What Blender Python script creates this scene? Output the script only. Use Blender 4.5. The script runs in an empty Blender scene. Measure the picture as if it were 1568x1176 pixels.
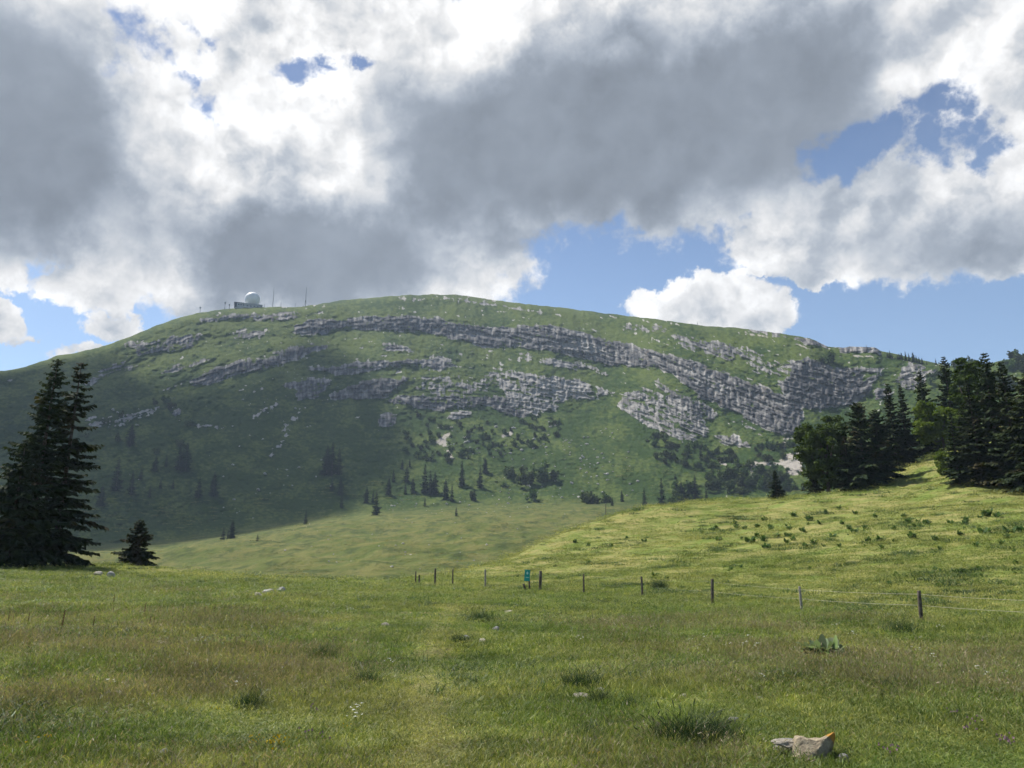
import bpy, math, random
import numpy as np
from math import radians, sin, cos, tan, pi

# ------------------------------------------------------------------ camera, sky, sun, exposure
scene = bpy.context.scene
COL = scene.collection
EYE = 1.62
FPX, CX, CY = 1178.0, 784.0, 588.0          # focal length and centre in photo pixels
PITCH = radians(13.2)
cam_d = bpy.data.cameras.new('camera')
cam_d.sensor_fit = 'HORIZONTAL'
cam_d.sensor_width = 36.0
cam_d.lens = 36.0 * FPX / 1568.0
cam_d.clip_start = 0.05
cam_d.clip_end = 20000
cam = bpy.data.objects.new('camera', cam_d)
cam.location = (0, 0, EYE)
cam.rotation_euler = (radians(90) + PITCH, 0, 0)
COL.objects.link(cam)
scene.camera = cam

SUN_AZ, SUN_EL = radians(-52), radians(56)   # measured from +Y (forward), negative is to the left
TO_SUN = np.array([sin(SUN_AZ)*cos(SUN_EL), cos(SUN_AZ)*cos(SUN_EL), sin(SUN_EL)])
sun_d = bpy.data.lights.new('sun', 'SUN')
sun_d.energy = 4.4
sun_d.angle = radians(0.55)
sun_d.color = (1.0, 0.955, 0.88)
sun = bpy.data.objects.new('sun', sun_d)
from mathutils import Vector
sun.rotation_euler = Vector(TO_SUN).to_track_quat('Z', 'Y').to_euler()
COL.objects.link(sun)

scene.view_settings.view_transform = 'Standard'
scene.view_settings.look = 'None'
scene.view_settings.gamma = 1.0
scene.view_settings.exposure = 0.85
scene.view_settings.use_curve_mapping = False
scene.render.engine = 'CYCLES'
scene.cycles.use_denoising = True
scene.cycles.max_bounces = 4
scene.cycles.diffuse_bounces = 2
scene.cycles.glossy_bounces = 1
scene.cycles.transmission_bounces = 2
scene.cycles.transparent_max_bounces = 4
scene.cycles.volume_bounces = 0
scene.cycles.use_adaptive_sampling = True
scene.cycles.adaptive_threshold = 0.03


def pdir(px, py):
    """photo pixel -> world direction (azimuth, tan of elevation)"""
    a = (np.asarray(px, float) - CX) / FPX
    b = (CY - np.asarray(py, float)) / FPX
    y = cos(PITCH) - b * sin(PITCH)
    z = sin(PITCH) + b * cos(PITCH)
    return np.arctan2(a, y), z / np.hypot(a, y)


def to_px(az, t):
    """inverse of pdir"""
    x, y, z = np.sin(az), np.cos(az), t
    f = y * cos(PITCH) + z * sin(PITCH)
    u = -y * sin(PITCH) + z * cos(PITCH)
    return CX + FPX * x / f, CY - FPX * u / f


def pt(px, py, r):
    az, t = pdir(px, py)
    return np.array([r*np.sin(az), r*np.cos(az), EYE + r*t])


# ---- a small expression layer over shader nodes
class NT:
    def __init__(s, tree):
        s.t = tree
        s.n = tree.nodes
        s.l = tree.links

    def put(s, sock, v):
        if isinstance(v, S):
            s.l.new(v.s, sock)
        elif v is not None:
            sock.default_value = v

    def math(s, op, *a, clamp=False):
        n = s.n.new('ShaderNodeMath')
        n.operation = op
        n.use_clamp = clamp
        for i, v in enumerate(a):
            s.put(n.inputs[i], v)
        return S(s, n.outputs[0])

    def vec(s, op, *a, out=0):
        n = s.n.new('ShaderNodeVectorMath')
        n.operation = op
        for i, v in enumerate(a):
            if op == 'SCALE' and i == 1:
                s.put(n.inputs['Scale'], v)
            else:
                s.put(n.inputs[i], v)
        return S(s, n.outputs[out])

    def smooth(s, v, lo, hi, a=0.0, b=1.0):
        n = s.n.new('ShaderNodeMapRange')
        n.interpolation_type = 'SMOOTHSTEP'
        for k, x in (('Value', v), ('From Min', lo), ('From Max', hi), ('To Min', a), ('To Max', b)):
            s.put(n.inputs[k], x)
        return S(s, n.outputs['Result'])

    def lin(s, v, lo, hi, a=0.0, b=1.0):
        n = s.n.new('ShaderNodeMapRange')
        for k, x in (('Value', v), ('From Min', lo), ('From Max', hi), ('To Min', a), ('To Max', b)):
            s.put(n.inputs[k], x)
        return S(s, n.outputs['Result'])

    def mix(s, f, a, b):
        n = s.n.new('ShaderNodeMix')
        n.data_type = 'RGBA'
        s.put(n.inputs[0], f)
        for sock, v in ((n.inputs[6], a), (n.inputs[7], b)):
            if isinstance(v, tuple) and len(v) == 3:
                v = (*v, 1)
            s.put(sock, v)
        return S(s, n.outputs[2])

    def noise(s, vec, scale, detail=4, rough=0.55, lac=2.0, dist=0.0, out=0):
        n = s.n.new('ShaderNodeTexNoise')
        s.put(n.inputs['Vector'], vec)
        s.put(n.inputs['Scale'], scale)
        s.put(n.inputs['Detail'], detail)
        s.put(n.inputs['Roughness'], rough)
        s.put(n.inputs['Lacunarity'], lac)
        s.put(n.inputs['Distortion'], dist)
        return S(s, n.outputs[out])

    def voro(s, vec, scale, detail=3, rough=0.55):
        n = s.n.new('ShaderNodeTexVoronoi')
        n.feature = 'F1'
        n.normalize = True
        s.put(n.inputs['Vector'], vec)
        s.put(n.inputs['Scale'], scale)
        s.put(n.inputs['Detail'], detail)
        s.put(n.inputs['Roughness'], rough)
        return S(s, n.outputs['Distance'])

    def attr(s, name, out='Fac', typ='GEOMETRY'):
        n = s.n.new('ShaderNodeAttribute')
        n.attribute_name = name
        n.attribute_type = typ
        return S(s, n.outputs[out])

    def combine(s, x, y, z):
        n = s.n.new('ShaderNodeCombineXYZ')
        for i, v in enumerate((x, y, z)):
            s.put(n.inputs[i], v)
        return S(s, n.outputs[0])

    def sep(s, v):
        n = s.n.new('ShaderNodeSeparateXYZ')
        s.put(n.inputs[0], v)
        return [S(s, o) for o in n.outputs]


class S:
    def __init__(s, nt, sock):
        s.nt = nt
        s.s = sock

    def __add__(a, b): return a.nt.math('ADD', a, b)
    __radd__ = __add__
    def __sub__(a, b): return a.nt.math('SUBTRACT', a, b)
    def __rsub__(a, b): return a.nt.math('SUBTRACT', b, a)
    def __mul__(a, b): return a.nt.math('MULTIPLY', a, b)
    __rmul__ = __mul__
    def max(a, b): return a.nt.math('MAXIMUM', a, b)
    def min(a, b): return a.nt.math('MINIMUM', a, b)
    def smax(a, b, k): return a.nt.math('SMOOTH_MAX', a, b, k)
    def pow(a, b): return a.nt.math('POWER', a, b)


def build_world():
    w = bpy.data.worlds.new('World')
    scene.world = w
    w.use_nodes = True
    T = NT(w.node_tree)
    T.n.clear()
    sky = T.n.new('ShaderNodeTexSky')
    sky.sky_type = 'NISHITA'
    sky.sun_disc = False
    sky.sun_elevation = SUN_EL
    sky.sun_rotation = SUN_AZ
    sky.altitude = 1300
    sky.air_density = 1.0
    sky.dust_density = 0.9
    sky.ozone_density = 1.2
    tc = T.n.new('ShaderNodeTexCoord')
    d = T.vec('NORMALIZE', S(T, tc.outputs['Generated']))
    x, y, z = T.sep(d)
    az = T.math('ARCTAN2', x, y)
    el = T.math('ARCSINE', z)
    # cloud-sized turbulence that frays every outline
    wn = T.noise(d, 5.0, 3, 0.55, out=1)
    wx, wy, wz = T.sep(wn)
    wf = T.noise(d, 20.0, 6, 0.66, out=1)
    fx, fy, fz = T.sep(wf)
    u = az + (wx - 0.5) * 0.08 + (fx - 0.5) * 0.085
    v = el + (wy - 0.5) * 0.06 + (fy - 0.5) * 0.075
    p = T.combine(u, v, 0.0)

    def blobs(lst, k=0.18):
        acc = None
        for b in lst:
            bx, by, rx, ry = b[:4]
            a0, t0 = pdir(bx, by)
            e0 = math.atan(float(t0))
            sx = FPX / rx * cos(e0)
            sy = FPX / ry
            q = T.vec('MULTIPLY', T.vec('SUBTRACT', p, (float(a0), e0, 0)), (sx, sy, 0))
            f = T.math('SUBTRACT', 1.0, T.vec('LENGTH', q, out=1))
            if len(b) > 4:
                f = f * b[4]
            acc = f if acc is None else acc.smax(f, k)
        return acc
    cover = blobs([(20, 150, 330, 225), (440, 375, 255, 145), (380, 170, 330, 260), (640, 230, 260, 260),
                   (900, 165, 470, 205), (1160, 90, 380, 200), (1500, 60, 210, 130), (1390, 325, 250, 100),
                   (1255, 360, 130, 75), (1560, 265, 110, 110), (1240, 420, 55, 30), (1560, 385, 90, 40, .5)])
    small = blobs([(1085, 468, 85, 52), (1030, 478, 60, 40), (1150, 492, 70, 34), (130, 425, 70, 45),
                   (158, 502, 52, 28), (-10, 412, 50, 32), (0, 490, 40, 28), (190, 370, 90, 70),
                   (670, 420, 60, 40), (60, 345, 70, 28, .7), (1160, 425, 26, 14, .5), (115, 545, 40, 14, .6),
                   (335, 450, 90, 45)], 0.1)
    holes = blobs([(213, 32, 36, 26, .75), (236, 62, 38, 34, .8), (264, 48, 26, 20, .55), (226, 88, 34, 24, .65), (272, 88, 26, 16, .5), (185, 112, 36, 18, .4),
                   (312, 52, 20, 13, .8), (312, 128, 24, 15, .75), (330, 152, 26, 20, .75), (455, 98, 44, 24, 1.4), (492, 92, 26, 14, .9), (552, 85, 36, 16, 1.3), (528, 82, 20, 9, .6),
                   (1300, 242, 70, 42, 2.0), (1352, 214, 60, 36, 1.8), (1425, 168, 44, 40, 1.6), (1440, 212, 34, 46, 1.5), (1492, 190, 32, 36, 1.1), (1512, 228, 30, 28, 1.2)], 0.06)
    dark = blobs([(30, 210, 290, 190), (440, 390, 250, 115), (900, 210, 420, 190), (1120, 170, 330, 150),
                  (700, 250, 200, 160, .8), (1500, 380, 170, 60, .5)], 0.25)
    bright = blobs([(430, 170, 260, 200), (690, 60, 160, 150, .8), (1430, 110, 160, 110, .8), (760, 20, 90, 60, .5)], 0.25)
    n1 = T.noise(d, 8.0, 6, 0.58)
    wv = T.vec('ADD', d, T.vec('SCALE', wf, 0.035))
    n2 = T.noise(wv, 11.0, 5, 0.52)
    n3 = T.noise(T.vec('ADD', wv, tuple(0.024 * TO_SUN)), 11.0, 5, 0.52)
    n5 = T.noise(d, 46.0, 5, 0.62)
    turb = (n1 - 0.5) * 1.1 + (n2 - 0.5) * 0.8
    D = T.math('MINIMUM', cover.max(small * 0.8), 0.7)
    D = D.max(-0.60) + turb * 0.50 + (n5 - 0.5) * 0.38
    gap = T.smooth(holes + (n5 - 0.5) * 1.5 + (n2 - 0.5) * 0.9, 0.02, 0.85, 0.0, 0.95)
    alpha = T.smooth(D, -0.01, 0.16) * (1.0 - gap)
    # thin cloud is bright, thick cloud is grey underneath
    nl = T.noise(d, 4.0, 4, 0.5)
    thick = T.smooth(dark + (nl - 0.5) * 0.75 + turb * 0.20 - bright.max(0.0) * 0.55, -0.20, 0.55)
    body = T.smooth(D, 0.05, 0.75)
    relief = (n2 - n3) * 2.4 + (n1 - 0.5) * 0.40 + (n5 - 0.5) * 0.16
    cosg = T.vec('DOT_PRODUCT', d, tuple(TO_SUN), out=1)
    glow = T.smooth(cosg, 0.62, 0.98)
    lit = (0.89 - 0.14 * body + glow * 0.14 + relief * 0.98).smax(0.46, 0.2)
    lit = lit * (1.0 - thick) + (0.275 + relief * 0.10 + (nl - 0.5) * 0.20 + glow * 0.04) * thick
    tint = T.mix(T.smooth(lit, 0.28, 0.85), (0.86, 0.97, 1.13), (1.0, 0.995, 0.99))
    cloud = T.vec('SCALE', tint, lit * 5.9)
    high = T.smooth(z, 0.30, 0.60)
    blue = T.vec('MULTIPLY', S(T, sky.outputs[0]), T.mix(high, (0.86, 0.85, 0.83), (0.50, 0.55, 0.62)))
    col = T.mix(alpha, blue, cloud)
    bg = T.n.new('ShaderNodeBackground')
    T.put(bg.inputs['Color'], col)
    bg.inputs['Strength'].default_value = 0.10
    out = T.n.new('ShaderNodeOutputWorld')
    T.l.new(bg.outputs[0], out.inputs[0])
    w.cycles.sampling_method = 'MANUAL'
    w.cycles.sample_map_resolution = 256


build_world()

# ------------------------------------------------------------------ numeric helpers
rng = np.random.default_rng(7)
random.seed(7)
_perm = np.random.default_rng(11).permutation(4096)
_grad = np.stack([np.cos(np.linspace(0, 2*pi, 4096, endpoint=False)),
                  np.sin(np.linspace(0, 2*pi, 4096, endpoint=False))], 1)


def pnoise(x, y, seed=0):
    x = np.asarray(x, float)
    y = np.asarray(y, float)
    xi = np.floor(x).astype(np.int64)
    yi = np.floor(y).astype(np.int64)
    xf, yf = x - xi, y - yi
    u = xf*xf*xf*(xf*(xf*6 - 15) + 10)
    v = yf*yf*yf*(yf*(yf*6 - 15) + 10)

    def g(i, j):
        h = _perm[(_perm[(i + seed*131) & 4095] + j) & 4095]
        gr = _grad[h]
        return gr[..., 0]*(x - i) + gr[..., 1]*(y - j)
    a, b = g(xi, yi), g(xi + 1, yi)
    c, d = g(xi, yi + 1), g(xi + 1, yi + 1)
    return 1.5*((a + (b - a)*u)*(1 - v) + (c + (d - c)*u)*v)


def fbm(x, y, octv=4, seed=0, gain=0.5, lac=2.03):
    s, a, f = 0.0, 1.0, 1.0
    for i in range(octv):
        s = s + a*pnoise(x*f + 17.3*i, y*f - 9.1*i, seed + i)
        a *= gain
        f *= lac
    return s


def sstep(v, lo, hi):
    t = np.clip((v - lo)/(hi - lo), 0, 1)
    return t*t*(3 - 2*t)


def blur(a, sx, sy):
    """separable gaussian blur, axis 0 = columns, axis 1 = rows"""
    for ax, s in ((0, sx), (1, sy)):
        if s <= 0:
            continue
        n = int(3*s + 1)
        k = np.exp(-0.5*(np.arange(-n, n + 1)/s)**2)
        k /= k.sum()
        pad = [(0, 0), (0, 0)]
        pad[ax] = (n, n)
        b = np.pad(a, pad, mode='edge')
        o = np.zeros_like(a)
        for i, w in enumerate(k):
            o += w*(b[i:i + a.shape[0]] if ax == 0 else b[:, i:i + a.shape[1]])
        a = o
    return a


def in_poly(x, y, poly):
    m = np.zeros(x.shape, bool)
    P = np.asarray(poly, float)
    bx = (x >= P[:, 0].min()) & (x <= P[:, 0].max()) & (y >= P[:, 1].min()) & (y <= P[:, 1].max())
    if not bx.any():
        return m
    xs, ys = x[bx], y[bx]
    r = np.zeros(xs.shape, bool)
    j = len(P) - 1
    for i in range(len(P)):
        xi, yi = P[i]
        xj, yj = P[j]
        if yi != yj:
            r ^= ((yi > ys) != (yj > ys)) & (xs < (xj - xi)*(ys - yi)/(yj - yi) + xi)
        j = i
    m[bx] = r
    return m


def mesh_from(name, V, quads=None, tris=None, smooth=False, mats=(), mat_idx=None):
    V = np.asarray(V, np.float32)
    parts, starts, tot = [], [], 0
    if quads is not None and len(quads):
        q = np.asarray(quads, np.int32)
        parts.append(q.ravel())
        starts.append(np.arange(len(q))*4)
        tot = len(q)*4
    if tris is not None and len(tris):
        t = np.asarray(tris, np.int32)
        parts.append(t.ravel())
        starts.append(tot + np.arange(len(t))*3)
    me = bpy.data.meshes.new(name)
    idx = np.concatenate(parts).astype(np.int32)
    st = np.concatenate(starts).astype(np.int32)
    me.vertices.add(len(V))
    me.vertices.foreach_set('co', V.ravel())
    me.loops.add(len(idx))
    me.loops.foreach_set('vertex_index', idx)
    me.polygons.add(len(st))
    me.polygons.foreach_set('loop_start', st)
    for m in mats:
        me.materials.append(m)
    if mat_idx is not None:
        me.polygons.foreach_set('material_index', np.asarray(mat_idx, np.int32))
    me.polygons.foreach_set('use_smooth', np.full(len(st), bool(smooth)))
    me.update(calc_edges=True)
    return me


def add_attr(me, name, arr, typ='FLOAT'):
    a = me.attributes.new(name, typ, 'POINT')
    key = {'FLOAT': 'value', 'INT': 'value', 'FLOAT_VECTOR': 'vector'}[typ]
    a.data.foreach_set(key, np.asarray(arr, np.int32 if typ == 'INT' else np.float32).ravel())


def obj(name, me, parent=None, loc=None, rot=None, scale=None, **props):
    o = bpy.data.objects.new(name, me)
    COL.objects.link(o)
    if parent is not None:
        o.parent = parent
    if loc is not None:
        o.location = tuple(float(c) for c in loc)
    if rot is not None:
        o.rotation_euler = rot
    if scale is not None:
        o.scale = (scale,)*3 if np.isscalar(scale) else tuple(float(q) for q in scale)
    for k, v in props.items():
        o[k] = v
    return o


def thing(name, label, cat, loc, group=None, rot=None, scale=None):
    o = obj(name, None, None, loc, rot, scale, label=label, category=cat)
    o.empty_display_size = 0.2
    if group:
        o['group'] = group
    return o


class MB:
    """collects simple solids into one mesh"""
    def __init__(s):
        s.v, s.q, s.t, s.n = [], [], [], 0

    def add(s, V, q=None, t=None):
        V = np.asarray(V, float)
        s.v.append(V)
        if q is not None and len(q):
            s.q.append(np.asarray(q) + s.n)
        if t is not None and len(t):
            s.t.append(np.asarray(t) + s.n)
        s.n += len(V)
        return s

    def box(s, c, size, rz=0.0):
        h = np.array(size)/2
        V = np.array([[x, y, z] for z in (-1, 1) for y in (-1, 1) for x in (-1, 1)])*h
        ca, sa = cos(rz), sin(rz)
        V = np.stack([V[:, 0]*ca - V[:, 1]*sa, V[:, 0]*sa + V[:, 1]*ca, V[:, 2]], 1) + np.array(c)
        return s.add(V, [[0, 2, 3, 1], [4, 5, 7, 6], [0, 1, 5, 4], [2, 6, 7, 3], [0, 4, 6, 2], [1, 3, 7, 5]])

    def tube(s, pts, rad, n=6, cap=True):
        P = np.asarray(pts, float)
        R = np.broadcast_to(np.asarray(rad, float), (len(P),))
        d = np.gradient(P, axis=0)
        d /= np.linalg.norm(d, axis=1)[:, None] + 1e-9
        ref = np.where(np.abs(d[:, 2:3]) > 0.9, [[1., 0, 0]], [[0., 0, 1]])
        a = np.cross(d, ref)
        a /= np.linalg.norm(a, axis=1)[:, None]
        b = np.cross(d, a)
        th = np.linspace(0, 2*pi, n, endpoint=False)
        V = (P[:, None] + R[:, None, None]*(np.cos(th)[None, :, None]*a[:, None] + np.sin(th)[None, :, None]*b[:, None])).reshape(-1, 3)
        q = [[i*n + j, i*n + (j + 1) % n, (i + 1)*n + (j + 1) % n, (i + 1)*n + j] for i in range(len(P) - 1) for j in range(n)]
        t = []
        if cap:
            V = np.vstack([V, P[:1], P[-1:]])
            k = len(P)*n
            t = [[k, (j + 1) % n, j] for j in range(n)] + [[k + 1, (len(P) - 1)*n + j, (len(P) - 1)*n + (j + 1) % n] for j in range(n)]
        return s.add(V, q, t)

    def mesh(s, name, mat, smooth=False):
        return mesh_from(name, np.vstack(s.v), np.vstack(s.q) if s.q else None, np.vstack(s.t) if s.t else None, smooth, (mat,))


# ------------------------------------------------------------------ materials
def new_mat(name):
    m = bpy.data.materials.new(name)
    m.use_nodes = True
    T = NT(m.node_tree)
    T.n.clear()
    out = T.n.new('ShaderNodeOutputMaterial')
    b = T.n.new('ShaderNodeBsdfPrincipled')
    b.inputs['Roughness'].default_value = 0.85
    b.inputs['Specular IOR Level'].default_value = 0.2
    T.l.new(b.outputs[0], out.inputs[0])
    return m, T, b, out


def geo_pos(T):
    g = T.n.new('ShaderNodeNewGeometry')
    return S(T, g.outputs['Position'])


def obj_pos(T):
    g = T.n.new('ShaderNodeTexCoord')
    return S(T, g.outputs['Object'])


def bump(T, b, h, strength=0.5, dist=0.1):
    n = T.n.new('ShaderNodeBump')
    n.inputs['Strength'].default_value = strength
    n.inputs['Distance'].default_value = dist
    T.put(n.inputs['Height'], h)
    T.l.new(n.outputs[0], b.inputs['Normal'])


def rand_id(T):
    n = T.n.new('ShaderNodeObjectInfo')
    return S(T, n.outputs['Random'])


def simple_mat(name, ca, cb, scale=3.0, rough=0.85, detail=5, bstr=0.0, bscale=None, spec=0.2):
    m, T, b, _ = new_mat(name)
    p = obj_pos(T)
    f = T.smooth(T.noise(p, scale, detail, 0.6), 0.3, 0.7)
    T.put(b.inputs['Base Color'], T.mix(f, ca, cb))
    b.inputs['Roughness'].default_value = rough
    b.inputs['Specular IOR Level'].default_value = spec
    if bstr:
        bump(T, b, T.noise(p, bscale or scale*4, 6, 0.65), bstr, 0.05)
    return m


def leaf_mat(name, ca, cb, trans=0.25, tcol=None, hue_rand=0.25, cc=None):
    """foliage: two tones in clumps, a little difference from plant to plant, light coming through"""
    m, T, b, out = new_mat(name)
    p = geo_pos(T)
    r = rand_id(T)
    f = T.smooth(T.noise(p, 0.9, 4, 0.65), 0.3, 0.7)
    c = T.mix(f, ca, cb)
    if cc is not None:
        c = T.mix(T.smooth(T.noise(p, 0.35, 3, 0.6), 0.52, 0.72), c, cc)
    hs = T.n.new('ShaderNodeHueSaturation')
    T.put(hs.inputs['Hue'], T.lin(r, 0, 1, 0.5 - 0.03*hue_rand*2, 0.5 + 0.03*hue_rand*2))
    T.put(hs.inputs['Value'], T.lin(r, 0, 1, 1 - hue_rand, 1 + hue_rand))
    T.put(hs.inputs['Color'], c)
    c2 = S(T, hs.outputs[0])
    T.put(b.inputs['Base Color'], c2)
    b.inputs['Roughness'].default_value = 0.8
    b.inputs['Specular IOR Level'].default_value = 0.08
    tr = T.n.new('ShaderNodeBsdfTranslucent')
    T.put(tr.inputs['Color'], T.vec('MULTIPLY', c2, tcol or (1.3, 1.5, 0.7)))
    mx = T.n.new('ShaderNodeMixShader')
    mx.inputs[0].default_value = trans
    T.l.new(b.outputs[0], mx.inputs[1])
    T.l.new(tr.outputs[0], mx.inputs[2])
    T.l.new(mx.outputs[0], out.inputs[0])
    return m


def mountain_mat():
    m, T, b, _ = new_mat('mountain_ground')
    rock, tone, dry, past = T.attr('rock'), T.attr('tone'), T.attr('dry'), T.attr('past')
    p = geo_pos(T)
    n = T.noise(p, 0.12, 6, 0.65)
    nf = T.noise(p, 0.6, 5, 0.65)
    g = T.mix(T.smooth(dry + (n - 0.5)*0.9, 0.25, 0.8), (0.033, 0.060, 0.014), (0.088, 0.116, 0.029))
    g = T.mix(T.smooth(nf, 0.42, 0.66), g, T.vec('MULTIPLY', g, (0.72, 0.74, 0.72)))
    pg = T.mix(T.smooth(n, 0.35, 0.65), (0.092, 0.115, 0.031), (0.158, 0.150, 0.052))
    pg = T.mix(T.smooth(T.noise(T.vec('MULTIPLY', p, (1, .55, 1)), 0.16, 7, 0.74), 0.47, 0.62, 0, 0.85), pg, (0.048, 0.066, 0.024))
    g = T.mix(past*0.85, g, pg)
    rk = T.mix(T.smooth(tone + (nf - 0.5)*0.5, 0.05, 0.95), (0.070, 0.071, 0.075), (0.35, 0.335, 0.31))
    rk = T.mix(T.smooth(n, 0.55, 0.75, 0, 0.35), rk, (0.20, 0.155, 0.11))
    f = T.smooth(rock + (nf - 0.5)*0.5, 0.36, 0.60)
    c = T.mix(f, g, rk)
    c = T.mix(T.attr('scree'), c, (0.33, 0.30, 0.26))
    T.put(b.inputs['Base Color'], c)
    b.inputs['Roughness'].default_value = 0.95
    b.inputs['Specular IOR Level'].default_value = 0.05
    bump(T, b, nf + n*2.0, 0.7, 1.2)
    return m


def meadow_colors(T, p):
    """shared by the meadow ground and by the grass growing on it: patches of lush, dry and seeding grass"""
    a = T.noise(p, 0.11, 4, 0.6)
    c = T.noise(T.vec('MULTIPLY', p, (1, 1.8, 1)), 0.33, 4, 0.6)
    return a, c


def meadow_mat():
    m, T, b, _ = new_mat('meadow_ground')
    p = geo_pos(T)
    a, c = meadow_colors(T, p)
    hill, path = T.attr('hill'), T.attr('path')
    f = T.noise(p, 1.7, 6, 0.7)
    near = T.mix(T.smooth(c, 0.35, 0.65), (0.070, 0.095, 0.022), (0.140, 0.135, 0.046))
    far = T.mix(T.smooth(c*0.65 + a*0.35, 0.38, 0.60), (0.150, 0.200, 0.044), (0.275, 0.250, 0.095))
    col = T.mix(hill, near, far)
    col = T.mix(T.smooth(f, 0.45, 0.7), col, T.vec('MULTIPLY', col, (0.62, 0.66, 0.6)))
    col = T.mix(T.smooth(path + (f - 0.5)*0.6, 0.30, 0.75, 0, 0.75), col, (0.22, 0.205, 0.090))
    col = T.mix(T.attr('bare'), col, (0.34, 0.24, 0.14))
    T.put(b.inputs['Base Color'], col)
    b.inputs['Roughness'].default_value = 0.95
    b.inputs['Specular IOR Level'].default_value = 0.05
    bump(T, b, T.noise(p, 3.0, 6, 0.7), 0.8, 0.15)
    return m


def grass_mat(name, lush, dry, tip, trans=0.35):
    m, T, b, out = new_mat(name)
    p = geo_pos(T)
    a, c = meadow_colors(T, p)
    r = rand_id(T)
    dr = T.attr('dry', typ='INSTANCER')
    bv = T.attr('bv')
    cf = T.noise(p, 2.6, 4, 0.6)
    col = T.mix(T.smooth(c*0.45 + cf*0.3 + dr*0.6 + (r - 0.5)*0.25 + (bv - 0.5)*0.5, 0.38, 1.0), lush, dry)
    h = T.attr('hgt')
    col = T.mix(T.smooth(h, 0.55, 1.0, 0, 0.75), col, tip)
    col = T.vec('SCALE', col, T.lin(r, 0, 1, 0.8, 1.2) * T.lin(bv, 0, 1, 0.65, 1.35) * T.smooth(cf, 0.3, 0.7, 0.74, 1.26) * T.smooth(c, 0.32, 0.68, 0.78, 1.22))
    T.put(b.inputs['Base Color'], col)
    b.inputs['Roughness'].default_value = 0.55
    b.inputs['Specular IOR Level'].default_value = 0.3
    tr = T.n.new('ShaderNodeBsdfTranslucent')
    T.put(tr.inputs['Color'], T.vec('MULTIPLY', col, (1.25, 1.25, 0.7)))
    mx = T.n.new('ShaderNodeMixShader')
    mx.inputs[0].default_value = trans
    T.l.new(b.outputs[0], mx.inputs[1])
    T.l.new(tr.outputs[0], mx.inputs[2])
    T.l.new(mx.outputs[0], out.inputs[0])
    return m


def stone_mat(name, ca, cb, lichen=None, amt=0.0):
    m, T, b, _ = new_mat(name)
    p = obj_pos(T)
    f = T.noise(p, 6.0, 7, 0.65)
    c = T.mix(T.smooth(f, 0.3, 0.7), ca, cb)
    c = T.mix(T.smooth(T.noise(p, 19.0, 5, 0.6), 0.55, 0.7, 0, 0.6), c, (0.16, 0.15, 0.13))
    if lichen is not None:
        x, y, z = T.sep(p)
        c = T.mix(T.smooth(x*1.4 + z*1.6 + (f - 0.5)*0.5, amt, amt + 0.12, 0, 0.95), c, lichen)
    T.put(b.inputs['Base Color'], c)
    b.inputs['Roughness'].default_value = 0.95
    bump(T, b, T.noise(p, 14.0, 8, 0.7), 0.9, 0.04)
    return m


MAT = {}
MAT['mountain'] = mountain_mat()
MAT['meadow'] = meadow_mat()
MAT['grass_short'] = grass_mat('grass_short', (0.108, 0.178, 0.030), (0.260, 0.252, 0.078), (0.225, 0.250, 0.068))
MAT['grass_long'] = grass_mat('grass_long', (0.105, 0.130, 0.045), (0.200, 0.180, 0.085), (0.270, 0.210, 0.135))
MAT['grass_hill'] = grass_mat('grass_hill', (0.145, 0.205, 0.045), (0.270, 0.262, 0.090), (0.235, 0.255, 0.080))
MAT['grass_valley'] = grass_mat('grass_valley', (0.075, 0.095, 0.028), (0.195, 0.180, 0.066), (0.150, 0.150, 0.056))
MAT['grass_tuft'] = grass_mat('grass_tussock', (0.042, 0.085, 0.024), (0.065, 0.105, 0.032), (0.100, 0.125, 0.048))
MAT['needles'] = leaf_mat('spruce_needles', (0.016, 0.028, 0.012), (0.038, 0.052, 0.020), 0.14, (1.2, 1.25, 0.6), 0.2, (0.065, 0.052, 0.025))
MAT['needles_far'] = leaf_mat('spruce_needles_far', (0.011, 0.022, 0.011), (0.022, 0.038, 0.016), 0.06, None, 0.25)
MAT['bark'] = simple_mat('bark', (0.045, 0.035, 0.028), (0.12, 0.10, 0.085), 8.0, 0.95, bstr=0.8)
MAT['leaf'] = leaf_mat('tree_leaves', (0.032, 0.052, 0.015), (0.078, 0.108, 0.028), 0.25, (1.15, 1.25, 0.7), 0.12)
MAT['leaf_bright'] = leaf_mat('tree_leaves_bright', (0.075, 0.120, 0.020), (0.150, 0.190, 0.040), 0.35, (1.15, 1.25, .7), 0.12)
MAT['shrub'] = leaf_mat('shrub_leaves', (0.034, 0.054, 0.020), (0.080, 0.106, 0.036), 0.2, None, 0.4)
MAT['plant'] = leaf_mat('broad_leaves', (0.045, 0.085, 0.030), (0.085, 0.130, 0.055), 0.3, (1.2, 1.4, 0.7), 0.15)
MAT['plant_pale'] = leaf_mat('broad_leaves_pale', (0.120, 0.160, 0.085), (0.280, 0.325, 0.200), 0.45, (1.1, 1.2, 0.7), 0.25)
MAT['tussock'] = grass_mat('tussock_grass', (0.022, 0.050, 0.014), (0.040, 0.068, 0.020), (0.080, 0.100, 0.038))
MAT['dock'] = simple_mat('dock_seed', (0.075, 0.032, 0.022), (0.14, 0.062, 0.036), 12.0)
MAT['post'] = simple_mat('post_wood', (0.065, 0.052, 0.040), (0.150, 0.125, 0.100), 6.0, 0.9, bstr=0.6)
MAT['post_pale'] = simple_mat('post_wood_pale', (0.20, 0.18, 0.15), (0.34, 0.31, 0.27), 6.0, 0.9, bstr=0.6)
MAT['tape'] = simple_mat('fence_tape', (0.36, 0.34, 0.24), (0.44, 0.42, 0.30), 5.0, 0.6)
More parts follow.
